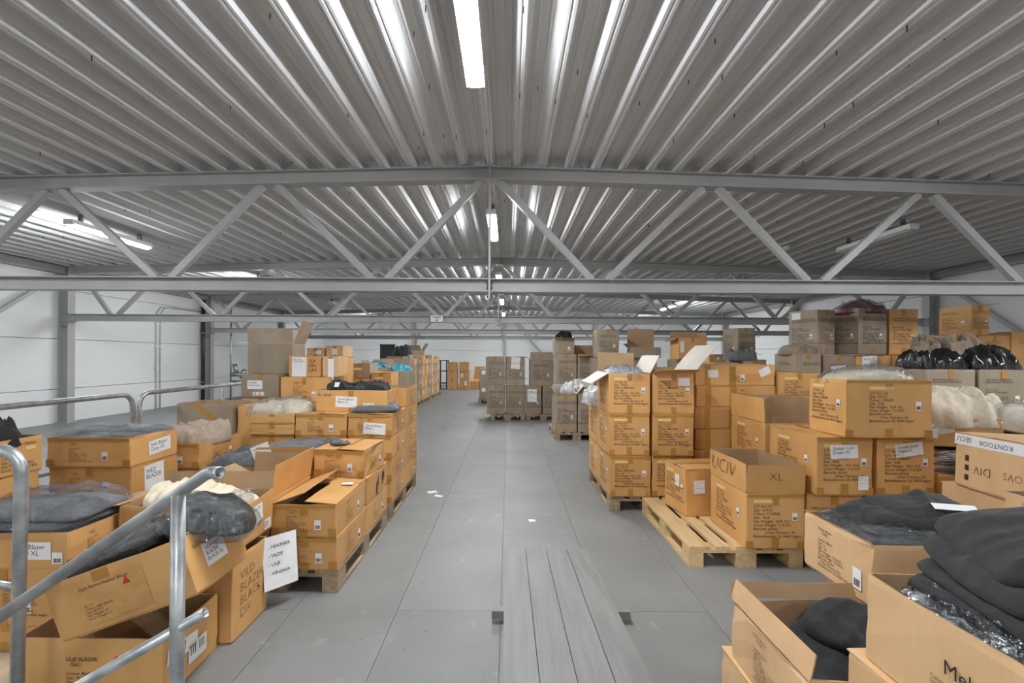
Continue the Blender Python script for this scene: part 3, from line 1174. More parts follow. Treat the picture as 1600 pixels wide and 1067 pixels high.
MB().prism([(-0.03, -0.03), (0.0, -0.05), (0.04, -0.02), (0.04, -0.005), (0.0, -0.03), (-0.03, -0.015)], frame((0, -0.0135, 0), (1, 0, 0), (0, 0, 1), (0, -1, 0)),
           frame((0, -0.015, 0), (1, 0, 0), (0, 0, 1), (0, -1, 0))).build('mark', 'ink_black', sg)
tag(sg, 'small white sign on the lower chord of the second truss', 'sign')

# conduits and pipes on the left wall
o = empty('wall_conduit', T(WALL_L + 0.03, 13.3, 0))
for k in range(2):
    MB().tube([(0, 0.16 * k, 0), (0, 0.16 * k, 2.62), (0.02, 0.16 * k + 0.15, 2.8), (0.03, 0.16 * k + 0.4, 2.84), (0.03, 0.16 * k + 2.0, 2.84)], 0.016, 8).build('pipe', 'grey_plastic', o, True)
for z in (0.5, 1.1, 1.7, 2.3):
    MB().box(-0.03, 0.025, -0.03, 0.19, z, z + 0.03).build('clip', 'white_plastic', o)
tag(o, 'pair of thin grey conduits running up the left wall', 'conduit')
o = empty('drain_pipe', T(WALL_L + 0.12, 15.2, 0))
MB().tube([(0, 0, 0), (0, 0, 3.2)], 0.055, 14).build('pipe', 'black_steel', o, True)
for z in (0.6, 2.15):
    MB().tube([(0, 0, z), (0, 0, z + 0.05)], 0.064, 14).build('clamp', 'bolt', o, True)
tag(o, 'black vertical drain pipe beside the third column on the left wall', 'pipe')
o = empty('sprinkler_valve', T(-9.05, 15.75, 0))
MB().tube([(0, 0, 0), (0, 0, 3.0)], 0.028, 10).build('riser', 'galvanised', o, True)
MB().tube([(0, 0, 0.86), (0.45, 0, 0.86)], 0.07, 12).build('valve_body', 'galvanised', o, True)
MB().tube([(0.2, 0, 0.9), (0.12, 0, 1.2)], 0.07, 12).build('cylinder', 'galvanised', o, True)
MB().tube([(0.42, -0.05, 0.86), (0.42, 0.05, 0.98)], 0.09, 12).build('hand_wheel', 'galvanised', o, True)
MB().tube([(0, 0, 0.62), (2.2, 0, 0.62)], 0.045, 10).build('branch_pipe', 'galvanised', o, True)
MB().tube([(0.3, 0, 0.75), (2.2, 0, 0.75)], 0.035, 10).build('branch_pipe', 'galvanised', o, True)
tag(o, 'galvanised valve assembly with pipes beside the third left column', 'valve')


# ================================================================== railings
def arc(c, r, a0, a1, u, v, n=6):
    c, u, v = Vector(c), Vector(u), Vector(v)
    return [c + u * r * math.cos(a0 + (a1 - a0) * i / n) + v * r * math.sin(a0 + (a1 - a0) * i / n) for i in range(n + 1)]


o = empty('stair_railing', T(-1.01, 1.48, 0))
MB().tube([(-0.90, 0, 0.418), (0.085, 0, 1.106), (0.105, -0.005, 1.113), (0.14, -0.02, 1.116)], 0.0185, 16, hollow=0.004).build('handrail', 'galvanised', o, True)
MB().tube([(-0.90, 0.0, 0.105), (0.085, 0, 0.682)], 0.016, 16, hollow=0.004).build('middle_rail', 'galvanised', o, True)
MB().tube([(0, 0.0, 0.0), (0, 0.0, 1.045)], 0.0205, 16).build('post', 'galvanised', o, True)
MB().box(-0.06, 0.06, -0.06, 0.06, 0, 0.008).build('base_plate', 'galvanised', o)
tag(o, 'galvanised stair railing with sloping tube handrail and open ends, in front', 'railing')
o = empty('landing_railing', T(-1.812, 1.8, 0))
pts = [(-0.015, 0, 0), (0, 0, 1.02)] + [tuple(p) for p in arc((-0.085, 0, 1.03), 0.085, 0, PI / 2, (1, 0, 0), (0, 0, 1))] + [(-0.6, 0.0, 1.115)]
MB().tube(pts, 0.0212, 16).build('post_and_handrail', 'galvanised', o, True)
MB().tube([(-0.6, 0.03, 0.68), (0, 0.0, 0.60)], 0.014, 12).build('middle_rail', 'galvanised', o, True)
MB().box(-0.07, 0.05, -0.06, 0.06, 0, 0.008).build('base_plate', 'galvanised', o)
tag(o, 'galvanised tube railing post bending over at the far left front', 'railing')
for nm, y0, y1, lab in ((0, 1.6, 4.58, 'galvanised guard railing behind the left cartons, nearer section'), (1, 4.66, 7.4, 'galvanised guard railing behind the left cartons, farther section')):
    o = empty('guard_railing', T(-3.56, y0, 0))
    L = y1 - y0
    r = 0.12
    pts = [(0, 0, 0), (0, 0, 1.1 - r)] + [tuple(p) for p in arc((0, r, 1.1 - r), r, PI, PI / 2, (0, 1, 0), (0, 0, 1))] \
        + [tuple(p) for p in arc((0, L - r, 1.1 - r), r, PI / 2, 0, (0, 1, 0), (0, 0, 1))] + [(0, L, 0)]
    MB().tube(pts, 0.023, 12).build('frame_tube', 'galvanised', o, True)
    MB().tube([(0, 0.0, 0.55), (0, L, 0.55)], 0.018, 10).build('middle_rail', 'galvanised', o, True)
    MB().tube([(0, L / 2, 0), (0, L / 2, 1.09)], 0.02, 10).build('post', 'galvanised', o, True)
    for yy in (0, L):
        MB().box(-0.05, 0.05, yy - 0.05, yy + 0.05, 0, 0.008).build('base_plate', 'galvanised', o)
    tag(o, lab, 'railing')


# ================================================================== ramp and pallets
o = empty('plank_ramp', T(0, 0, 0))
A = math.atan2(0.215, 3.05)
rm = T(-0.02, 3.65, 0.0) @ Matrix.Rotation(-A, 4, 'X')
for k in range(4):
    x0 = 0.155 * k
    q = MB()
    q.box(x0 + 0.002, x0 + 0.153, -3.0, -0.012 + 0.006 * (k % 2), 0.001, 0.026)
    q.build('plank', 'ramp_paint', o, M=rm)
MB().box(-0.065, 0.70, -0.99, -0.925, -0.043, 0.0, None).build('batten', 'ramp_paint', o, M=rm)
MB().box(0.0, 0.62, -2.6, -2.45, -0.15, 0.0, None).build('batten', 'ramp_paint', o, M=rm)
tag(o, 'low grey painted plank ramp with cross battens lying in the aisle', 'ramp')

BX = {}


def shared_box(name, sx, sy, sz, mat):
    k = (name, sx, sy, sz, mat)
    if k not in BX:
        BX[k] = MB().box(0, sx, 0, sy, 0, sz).mesh(name, mat)
    return BX[k]


def pallet(label, x0, y0, mat='old_wood', rz=0, group='wooden pallets under the cartons'):
    o = empty('wooden_pallet', T(x0, y0, 0) @ Matrix.Rotation(R(rz), 4, 'Z'))
    tag(o, label, 'pallet', group)
    for x, w in ((0, 0.145), (0.1875, 0.1), (0.3275, 0.145), (0.5125, 0.1), (0.655, 0.145)):
        put('deck_board', shared_box('deck_board', w, 1.2, 0.022, mat), o, T(x, 0, 0.122))
    for y in (0, 0.5275, 1.055):
        put('cross_board', shared_box('cross_board', 0.8, 0.145, 0.022, mat), o, T(0, y, 0.100))
        for x, w in ((0, 0.1), (0.3275, 0.145), (0.7, 0.1)):
            put('block', shared_box('block', w, 0.145, 0.078, mat), o, T(x, y, 0.022))
    for x, w in ((0, 0.1), (0.3275, 0.145), (0.7, 0.1)):
        put('bottom_board', shared_box('bottom_board', w, 1.2, 0.022, mat), o, T(x, 0, 0))
    return o

# ================================================================== right side of the aisle
C = Carton
GR = 'cartons stacked on the right'
GL = 'cartons stacked on the left'
HID = 'carton low in its stack, hidden behind nearer cartons'


def filler(x0, y0, z0, w, d, h, mat='kraft', rz=0, kind=HID, grp='hidden lower cartons'):
    return C(kind, x0, y0, z0, w, d, h, rz, mat, group=grp, tape=True)


pallet('new pale pine pallet under the open XL carton', 1.28, 3.4, 'pine')
pallet('weathered dark pallet under the tall stacks of brown text cartons', 0.975, 4.62)
pallet('pallet under the flat kraft cartons, hidden behind nearer boxes', 1.85, 4.75)
pallet('pallet under the cream coat cartons, mostly hidden', 2.12, 3.34)
pallet('pallet deep in the right stacks behind the cream coat cartons', 2.7, 4.72)

# the open XL carton and the closed one behind it
c = C('large open brown carton marked XL with raised flaps, on the pine pallet', 1.655, 3.36, 0.144, 0.415, 0.6, 0.385, 0,
      flaps={'f': (96, 0.2), 'l': (91, 0.2), 'r': (84, 0.2), 'b': (90, 0.2)}, group=GR)
c.ct('f', 0).ct('l', 0).edge_tape('f')
fo = c.fm('f', 0, 0)
me, tw, th = text_mesh('XL', 'ink_black', thin=True)
put('handwriting', me, c.o, frame((-0.05, -0.3 - 0.0035 - 0.018, 0.385 + 0.15), (1, 0, 0), (0, -0.105, 0.995), (0, -0.995, -0.105)) @ Matrix.Diagonal((0.09 / tw, 0.09 / tw, 1, 1)))
me, tw, th = text_mesh('UCIV', 'ink_black', 'LEFT', 0.2, True)
put('handwriting', me, c.o, frame((-0.2075 - 0.006, 0.24, 0.385 + 0.17), (0, -1, 0), (0, 0, 1), (-1, 0, 0)) @ Matrix.Diagonal((0.40 / tw, 0.34 / tw, 1, 1)))
c = C('closed brown carton with two white stickers on the pine pallet', 1.45, 4.07, 0.144, 0.6, 0.38, 0.396, 9, group=GR)
c.ct('l', 1)
c.text('f', CT[0], 0.26, 0.3, width=0.3)
c.plate('yellow_tape', 'f', 0.26, 0.315, 0.15, 0.022, 'yellow_tape')
c.note('f', 0.075, 0.19, 0.10, 0.11, '-----  --\n---\n------- -\n----', 3)
c.note('l', 0.2, 0.23, 0.07, 0.10, '-----  --\n---\n------- -\n----', -3)

# two columns of text cartons
x1, x2 = 0.97, 1.376
for (x, lv, yb, lab) in ((x1, 0, 4.6, 'brown text carton at the bottom front of the left column by the aisle'),
                         (x1, 0, 5.21, 'brown text carton at the bottom rear of the left column by the aisle'),
                         (x1 - 0.012, 1, 4.6, 'brown text carton in the middle front of the left column by the aisle'),
                         (x1 - 0.008, 1, 5.21, 'brown text carton in the second layer rear of the left column by the aisle'),
                         (x2, 0, 4.62, 'brown text carton at the bottom of the second column, behind the stickered carton'),
                         (x2, 1, 4.6, 'brown text carton in the middle of the second column'),
                         (x2, 0, 5.22, None), (x2, 1, 5.22, None)):
    z = (0.144, 0.535)[lv]
    h = (0.388, 0.398)[lv]
    if lab is None:
        filler(x, yb, z, 0.4, 0.58, h)
        continue
    c = C(lab, x, yb, z, 0.395, 0.595, h, 0, group=GR)
    c.ct('f', 1).ct('l', 1, bar=True)
    c.edge_tape('f')
c = C('open brown text carton on top of the left column, lit pale flaps spread', 0.955, 4.6, 0.936, 0.4, 0.6, 0.385, 0, group=GR,
      flaps={'l': (212, 0.2), 'r': (118, 0.19)}, fmat='kraft_white')
c.flap('b', 95, 0.2, 0.0, 'kraft_inner')  # browner than the side flaps: their difference in shading is set by colour
c.ct('f', 1).ct('l', 1, bar=False)
cloth('bagged_garment', 'clear bagged grey garment filling the open carton atop the left column', 'garment', 1.15, 4.88, 1.26, 0.36, 0.54, 0.10, 'silver_bag', 3, plastic=True, amp=0.03)
c = C('open brown text carton on top of the second column, front flap folded out', 1.376, 4.6, 0.936, 0.4, 0.6, 0.385, 0, group=GR,
      flaps={'f': (168, 0.17), 'r': (66, 0.0001), 'b': (92, 0.05)})
c.ct('f', 1)
c.note('f', 0.24, 0.27, 0.11, 0.075, '-----  --\n---\n------- -\n----', 0)
c.flap('r', 125, 0.36, 0.1, 'kraft_white')
plastic_sheet('plastic_liner', 'crumpled clear liner inside the carton on the second column', 1.576, 4.9, 1.2, 0.36, 0.54, 0.06, 9)
cloth('silver_bag', 'silver wrapped roll lying behind the left column of text cartons', 'bag', 1.03, 5.5, 0.95, 0.3, 0.5, 0.2, 'silver_bag', 4, rz=10, ex=2.5, edge=0.3)

# flat cartons, six high
for k in range(6):
    jx = (0.012, -0.006, 0.006, -0.004, 0.01, 0.0)[k]
    if k == 5:
        lab = 'flat wide kraft carton with two white stickers, topmost of its stack'
    else:
        lab = ['flat wide kraft carton at the bottom of its stack of six', 'flat wide kraft carton second from the bottom of its stack', 'flat wide kraft carton third from the bottom of its stack',
               'flat wide kraft carton third from the top of its stack', 'flat wide kraft carton second from the top of its stack'][k]
    c = C(lab, 1.835 + jx, 4.75, 0.144 + 0.211 * k, 0.79, 0.55, 0.206, 0, group=GR, tape=False)
    c.plate('packing_tape', 'f', 0.10, 0.0, 0.05, 0.2, 'tape')
    c.plate('packing_tape', 'f', 0.34, 0.0, 0.06, 0.2, 'tape')
    if k == 5:
        c.note('f', 0.13, 0.08, 0.10, 0.075, '-----  --\n---\n------- -\n----', 4)
        c.note('f', 0.65, 0.085, 0.11, 0.075, '-----  --\n---\n------- -\n----', 25)
        c.text('f', blz('Vivi', '70211'), 0.34, 0.18, height=0.14)
        c.barcode('f', 0.44, 0.05, 0.045, 0.06)
        c.plate('orange_patch', 'f', 0.5, 0.055, 0.14, 0.065, 'orange_patch')
    else:
        c.text('f', blz('Vivi', '70211'), 0.42, 0.18, height=0.14)

# cream coat cartons
for (x, y, z, w, d, h, v, lab) in ((2.09, 3.38, 0.144, 0.4, 0.6, 0.382, 2, 'brown carton with upside down print under the cream XS carton'),
                                   (2.53, 3.38, 0.144, 0.41, 0.6, 0.382, 2, 'brown carton with upside down print under the cream L carton')):
    c = C(lab, x, y, z, w, d, h, 0, group=GR)
    me, tw, th = text_mesh(CT[2], 'ink')
    k = 0.32 / tw
    put('printed_text', me, c.o, c.fm('f', 0.35, 0.07, 0.0018) @ Matrix.Rotation(PI, 4, 'Z') @ Matrix.Diagonal((k, k, 1, 1)))
c = C('brown carton with white cream XS coat label, lower left under the large coat carton', 2.117, 3.32, 0.53, 0.397, 0.6, 0.398, 0, group=GR)
c.ct('f', 2).ct('l', 2).edge_tape('f')
c.note('f', 0.1, 0.25, 0.19, 0.095, 'Delilah Coat\nCream XS', 3)
c.note('f', 0.29, 0.04, 0.07, 0.095, '-----  --\n---\n------- -\n----', 0)
c = C('brown carton with white cream L coat label, lower right under the large coat carton', 2.545, 3.33, 0.53, 0.40, 0.6, 0.392, 0, group=GR)
c.ct('f', 2).edge_tape('f')
c.note('f', 0.13, 0.26, 0.19, 0.09, 'Delilah Coat\nCream L', 8)
c = C('large open brown carton full of cream coats, on the two labelled coat cartons', 2.29, 3.285, 0.932, 0.6, 0.4, 0.398, 0, flaps={}, group=GR, mat='kraft')
c.ct('l', 2)
c.text('f', CT[2], 0.165, 0.315, width=0.30)
c.plate('yellow_tape', 'f', 0.165, 0.33, 0.165, 0.022, 'yellow_tape')
c.barcode('f', 0.48, 0.19, 0.038, 0.06)
c.edge_tape('f')
cloth('folded_coat', 'cream coat under clear plastic heaped in the large open coat carton', 'garment', 2.585, 3.49, 1.285, 0.56, 0.37, 0.10, 'cream_cloth', 6, plastic=True, pw=1.02, freq=2.5)
c = C('open brown carton with raised side flap, behind the cream XS carton', 2.12, 4.0, 0.532, 0.4, 0.6, 0.404, 0,
      flaps={'l': (92, 0.2), 'b': (88, 0.19), 'r': (95, 0.2)}, group=GR)
c.ct('l', 0)
filler(2.11, 3.99, 0.144, 0.41, 0.6, 0.386)
c = C('brown text carton standing at the end of the flat carton stack', 2.645, 4.72, 0.932, 0.4, 0.6, 0.402, 0, group=GR)
c.ct('f', 2).ct('l', 2)
filler(2.645, 4.73, 0.144, 0.4, 0.6, 0.39)
filler(2.645, 4.73, 0.536, 0.4, 0.6, 0.394)

# cream heap, striped garments, upside down DIV carton
filler(2.985, 3.36, 0.0, 0.5, 0.5, 0.13)
c = C('plain brown carton below the open carton of striped garments', 2.985, 3.35, 0.132, 0.5, 0.5, 0.385, 0, group=GR)
c = C('open brown carton holding folded striped garments, right of the cream L carton', 2.985, 3.35, 0.52, 0.5, 0.5, 0.16, 0, group=GR,
      flaps={'b': (90, 0.12)}, sag=0.05)
for k in range(4):
    cloth('striped_garment', ['striped grey garment in the open carton, lowest of four', 'striped grey garment in the open carton, second of four', 'striped grey garment in the open carton, third of four', 'striped grey garment in the open carton, topmost of four'][k],
          'garment', 3.22, 3.59, 0.60 + 0.05 * k, 0.46, 0.44, 0.055, 'striped_cloth', 11 + k, group='striped garments in a carton', sharp=0.2, ex=8, fold=0.1)
c = C('low open brown carton with two white labels under the heap of cream coats', 2.98, 3.5, 0.838, 0.62, 0.5, 0.2, -4, group=GR, flaps={'l': (170, 0.12)})
c.note('f', 0.02, 0.07, 0.14, 0.1, 'uty Jacket\n      S', -4)
c.note('f', 0.17, 0.085, 0.11, 0.06, '-----  --\n---\n------- -\n----', 12)
cloth('coat_heap', 'rumpled cream coat heaped on the low carton at the right', 'garment', 3.36, 3.72, 0.985, 0.74, 0.5, 0.25, 'cream_cloth', 21, n=50, freq=1.9, fold=0.5, ex=2.6, edge=0.2, sharp=0.6, amp=0.035)
cloth('bagged_coat', 'cream coat in clear plastic slumping down at the far right', 'garment', 3.78, 3.60, 0.93, 0.5, 0.42, 0.2, 'cream_cloth', 23, plastic=True, n=34, freq=2, fold=0.4, ex=2.5, tilt=(0, 14), pw=1.1)
filler(3.63, 3.4, 0, 0.55, 0.5, 0.45)
filler(3.63, 3.4, 0.452, 0.55, 0.5, 0.45)
filler(2.90, 2.78, 0, 0.5, 0.5, 0.32, 'kraft_pale')
c = C('pale carton directly below the upside down DIV carton', 2.90, 2.74, 0.322, 0.5, 0.5, 0.33, 0, 'kraft_pale', group=GR)
c = C('tilted pale carton marked DIV upside down with white printed tape', 2.875, 2.62, 0.655, 0.56, 0.5, 0.335, -3, 'kraft_pale', tilt=(0, 2), group=GR, tape=False)
c.plate('printed_tape', 'l', 0.0, 0.265, 0.5, 0.066, 'paper')
me, tw, th = text_mesh('KONTOOR', 'ink_black')
put('tape_lettering', me, c.o, c.fm('l', 0.38, 0.28, 0.002) @ Matrix.Rotation(PI, 4, 'Z') @ Matrix.Diagonal((0.21 / tw, 0.21 / tw, 1, 1)))
me, tw, th = text_mesh('SECU', 'ink_black')
put('tape_lettering', me, c.o, c.fm('l', 0.12, 0.285, 0.002) @ Matrix.Rotation(PI, 4, 'Z') @ Matrix.Diagonal((0.1 / tw, 0.1 / tw, 1, 1)))
c.text('l', 'DIV', 0.25, 0.10, width=0.11, mat='ink_black', rot=180, thin=True)
c.text('l', 'OVS', 0.44, 0.11, width=0.11, mat='ink_black', rot=180, thin=True)
for k in range(3):
    c.plate('printed_symbol', 'l', 0.08, 0.05 + 0.06 * k, 0.025, 0.035, 'ink', eps=0.001)
filler(2.52, 1.96, 0, 0.55, 0.45, 0.42, 'kraft_pale')
c = C('open pale carton with clear plastic on top beside the black blazers', 2.52, 1.98, 0.424, 0.56, 0.48, 0.38, 0, 'kraft_pale', flaps={}, group=GR, tape=False)
c.plate('packing_tape', 'f', 0.03, 0.2, 0.06, 0.17, 'tape')
plastic_sheet('plastic_bag', 'clear crumpled plastic bag in the pale carton at the right edge', 2.80, 2.24, 0.75, 0.52, 0.44, 0.14, 15)

# near right: blazer cartons by the viewer
c = C('pale closed carton with a yellow sticker, lowest at the near right', 0.94, 1.53, 0.0, 0.56, 0.6, 0.2, 0, 'kraft_pale', group=GR)
c.plate('yellow_sticker', 'l', 0.42, 0.03, 0.09, 0.12, 'yellow_sticker', 0)
c = C('open pale blazer carton with ragged rim and a tucked paper label, near right', 0.95, 1.52, 0.203, 0.55, 0.54, 0.245, 0, 'kraft_pale',
      flaps={'l': (76, 0.085), 'b': (112, 0.06), 'r': (100, 0.06)}, group=GR, wear=2.2)
c.text('l', blz('Melvin', '70343'), 0.20, 0.215, height=0.18)
# label tucked behind the raised left flap
M = c.fm('l', 0.07, 0.232, -0.012) @ Matrix.Rotation(R(-14), 4, 'X')
put('paper_label', unit_plate('paper'), c.o, scaled(M, 0.19, 0.085, 0.0008))
me, tw, th = text_mesh('Melvin Blazer\nBlack XL', 'ink_black')
put('lettering', me, c.o, M @ T(0.02, 0.07, 0.0015) @ Matrix.Diagonal((0.14 / tw, 0.14 / tw, 1, 1)))
b = c.fm('l', 0.30, 0.26, -0.016) @ Matrix.Rotation(R(-14), 4, 'X')
put('barcode_label', unit_plate('paper'), c.o, scaled(b, 0.045, 0.06, 0.001))
garment('black_blazer', 'folded black blazer lying in the open carton with ragged rim', 1.27, 1.80, 0.33, 0.42, 0.44, 0.07, 'black_cloth', 31, rz=24, tilt=(0, -10), creases=7, wave=0.02)
garment('black_garment', 'black sleeve folded over the blazer in the ragged open carton', 1.36, 1.84, 0.40, 0.26, 0.40, 0.06, 'black_cloth', 33, rz=38, tilt=(0, -12), creases=5, wave=0.02, ex=3)
filler(1.58, 1.98, 0, 0.5, 0.42, 0.22, 'kraft_pale')
filler(1.57, 1.97, 0.222, 0.5, 0.42, 0.222, 'kraft_pale')
c = C('pale blazer carton with printed side, resting askew above the ragged open carton', 1.48, 1.96, 0.449, 0.54, 0.46, 0.262, 0, 'kraft_pale', flaps={'l': (200, 0.0001)}, group=GR)
c.text('l', blz('Melvin', '70343'), 0.12, 0.225, height=0.185)
c.barcode('l', 0.35, 0.05, 0.05, 0.085)
garment('black_blazer', 'folded black blazer lowest in the askew pale carton', 1.77, 2.19, 0.655, 0.50, 0.42, 0.06, 'black_cloth', 41, rz=-2, plastic=True, pw=1.06)
garment('black_blazer', 'folded black blazer second in the askew pale carton', 1.83, 2.21, 0.712, 0.50, 0.38, 0.05, 'black_cloth', 43, rz=-8, droop=0.02)
garment('black_blazer', 'folded black blazer third in the askew pale carton', 1.86, 2.22, 0.752, 0.47, 0.34, 0.04, 'black_cloth', 44, rz=-14, droop=0.03)
b = garment('black_blazer', 'folded black blazer with a white tag on top of the askew pale carton', 1.91, 2.23, 0.785, 0.44, 0.31, 0.035, 'black_cloth', 45, rz=-8, droop=0.035)
put('paper_tag', unit_plate('paper'), b, T(-0.02, -0.115, 0.03) @ Matrix.Rotation(R(-8), 4, 'Z') @ Matrix.Rotation(R(24), 4, 'X') @ Matrix.Diagonal((0.16, 0.04, 0.001, 1)))
filler(1.07, 0.86, 0, 0.55, 0.62, 0.305, 'kraft_pale')
c = C('closed pale carton under the large blazer carton nearest the viewer', 1.05, 0.85, 0.308, 0.56, 0.65, 0.262, 0, 'kraft_pale', group=GR)
c = C('large open pale blazer carton nearest the viewer on the right', 1.07, 0.86, 0.573, 0.56, 0.59, 0.258, 0, 'kraft_pale', flaps={}, group=GR)
c.text('l', 'Melvin Blazer\n       70343', 0.27, 0.165, width=0.27, mat='ink_black')
c.text('l', 'Colour: Black\nSize:  L\nQty:  20 PCS\nNet Weight:\nGross Weight:', 0.23, 0.11, height=0.07)
plastic_sheet('plastic_liner', 'clear plastic liner spilling from the blazer carton nearest the viewer', 1.345, 1.155, 0.785, 0.53, 0.56, 0.06, 51, n=46, edge=0.04)
garment('black_blazer', 'folded black blazer lowest in the large near carton', 1.39, 1.17, 0.745, 0.50, 0.54, 0.07, 'black_cloth', 53, rz=3, plastic=True, pw=1.05)
garment('black_blazer', 'folded black blazer second from below in the large near carton', 1.41, 1.19, 0.812, 0.50, 0.52, 0.055, 'black_cloth', 54, rz=-5, tilt=(0, -4), droop=0.012, wave=0.01)
garment('black_blazer', 'folded black blazer in the middle of the large near carton heap', 1.435, 1.2, 0.866, 0.51, 0.50, 0.055, 'black_cloth', 56, rz=-11, tilt=(0, -7), droop=0.012, wave=0.01)
garment('black_blazer', 'folded black blazer second from the top of the near heap', 1.45, 1.23, 0.918, 0.50, 0.48, 0.05, 'black_cloth', 57, rz=-18, tilt=(2, -10), droop=0.012, wave=0.012)
garment('black_blazer', 'black blazer on top of the heap nearest the viewer', 1.50, 1.26, 0.975, 0.50, 0.48, 0.06, 'black_cloth', 58, rz=-24, tilt=(3, -13), droop=0.02, wave=0.014, creases=8)

# grey cartons further back on the right
for (x, lab) in ((3.80, 'grey vest carton, left of two under the black bags'), (4.285, 'grey vest carton, right of two under the black bags')):
    filler(x, 4.42, 0.0, 0.46, 0.46, 0.46, 'kraft_grey')
    filler(x, 4.41, 0.462, 0.46, 0.46, 0.46, 'kraft_grey')
    c = C(lab, x, 4.4, 0.925, 0.46, 0.46, 0.455, 0, 'kraft_grey', group=GR, flaps={})
    c.sty('f')
cloth('black_bag', 'shiny black plastic bag of clothes on the left grey vest carton', 'bag', 4.06, 4.66, 1.34, 0.48, 0.44, 0.2, 'black_bag', 61, n=36, freq=3, fold=0.6, ex=2.6, edge=0.25)
cloth('black_bag', 'shiny black plastic bag of clothes on the right grey vest carton', 'bag', 4.55, 4.66, 1.34, 0.55, 0.44, 0.25, 'black_bag', 63, n=36, freq=3, fold=0.6, ex=2.6, edge=0.25)
filler(4.7, 5.3, 0, 0.7, 0.55, 0.7)
filler(4.7, 5.3, 0.702, 0.7, 0.55, 0.7)
cloth('brown_garment_heap', 'heap of brown clothes behind the shiny black bags', 'garment', 5.02, 5.55, 1.36, 0.72, 0.5, 0.36, 'brown_cloth', 66, n=60, amp=0.05, sharp=0.4, freq=2.5, fold=0.5, ex=2.4, edge=0.2)

# row of grey cartons, rotated ones on top
row = [(2.80, 6.55, 'kraft_grey', 0, 1.42), (3.14, 6.5, 'kraft_grey', 4, 1.46), (3.54, 5.98, 'kraft_grey', 2, 1.54), (3.93, 6.1, 'kraft_grey', 6, 1.525), (4.4, 6.12, 'kraft', 0, 1.525), (4.87, 6.12, 'kraft', -3, 1.525)]
LB = ['small grey carton behind the flat kraft stack, left of the dark garment', 'grey carton behind the flat kraft stack, under the dark blue garment', 'grey carton with two printed faces below the left of the upper row',
      'grey carton below the leaning upright grey carton', 'brown carton with a white hanging note below the maroon bag', 'brown carton below the rightmost upright carton']
for (x, y, m, rz, zt), lab in zip(row, LB):
    w = 0.33 if x < 3.6 else 0.45
    h = 0.47
    filler(x, y, 0, w, 0.45, (zt - h) / 2 - 0.001, m, rz)
    filler(x, y, (zt - h) / 2, w, 0.45, (zt - h) / 2 - 0.001, m, rz)
    c = C(lab, x, y, zt - h, w, 0.45, h - 0.01, rz, m, group=GR)
    c.text('f', 'Style Name: Lupi Vest\nStyle Number: 70692.1300', 0.1, 0.36, width=0.25)
    c.text('l', 'Style Name: Lupi Vest\nStyle Number: 70692.1300', 0.1, 0.36, width=0.25)
    if 'hanging' in lab:
        c.note('f', 0.08, 0.2, 0.19, 0.26, '5TOY\n\nDiv: Lager', 0)
    if 'leaning' in lab:
        c.note('f', 0.12, 0.22, 0.2, 0.1, '5TOY', 6)
cloth('dark_garment', 'dark blue garment bundle on the grey carton behind the flat stack', 'garment', 3.20, 6.68, 1.45, 0.42, 0.4, 0.15, 'grey_cloth', 71, freq=3, fold=0.5, ex=2.4)
cloth('olive_garment', 'olive garment bundle on the grey carton with two printed faces', 'garment', 3.70, 6.2, 1.53, 0.42, 0.4, 0.12, 'brown_cloth', 73, freq=3, fold=0.5, ex=2.4)
c = C('upright grey carton with a white label, left of the upper row', 3.80, 6.14, 1.53, 0.34, 0.40, 0.56, 24, 'kraft_grey', group=GR)
c.sty('f'); c.sty('l'); c.note('l', 0.05, 0.45, 0.12, 0.09, '-----  --\n---\n------- -\n----')
c = C('upright grey carton under the maroon bag, corner towards the viewer', 4.34, 6.08, 1.53, 0.42, 0.44, 0.58, 10, 'kraft_grey', group=GR, flaps={})
c.sty('l'); c.sty('f')
cloth('maroon_bag', 'maroon plastic bag bulging out of the upright grey carton', 'bag', 4.55, 6.3, 2.06, 0.50, 0.5, 0.14, 'maroon_cloth', 75, n=36, freq=3, fold=0.5, ex=2.2, plastic=True, edge=0.2)
c = C('upright brown carton with printed face, right of the maroon bag', 4.86, 6.2, 1.53, 0.40, 0.42, 0.58, 3, 'kraft', group=GR)
c.sty('f')
# far right rows
for k, (x, lab) in enumerate(((5.36, 'brown carton at the left end of the rear right row'), (5.83, 'brown carton second from the left of the rear right row'), (6.30, 'brown carton second from the right of the rear right row'),
                              (6.77, 'brown carton at the right end of the rear right row'))):
    filler(x, 6.5, 0, 0.46, 0.45, 0.67)
    filler(x, 6.5, 0.672, 0.46, 0.45, 0.67)
    c = C(lab, x, 6.5, 1.344, 0.46, 0.45, 0.45 if k < 3 else 0.50, (2, -3, 3, 0)[k], 'kraft', group=GR)
    c.text('f', 'Style Name: Lupi Vest\nStyle Number: 70692', 0.1, 0.38, width=0.22)
c = C('brown carton with its corner towards the viewer, topmost at the rear right', 6.16, 6.46, 1.797, 0.27, 0.46, 0.40, 3, 'kraft', group=GR, flaps={'r': (172, 0.15)})
c.sty('l'); c.sty('f')

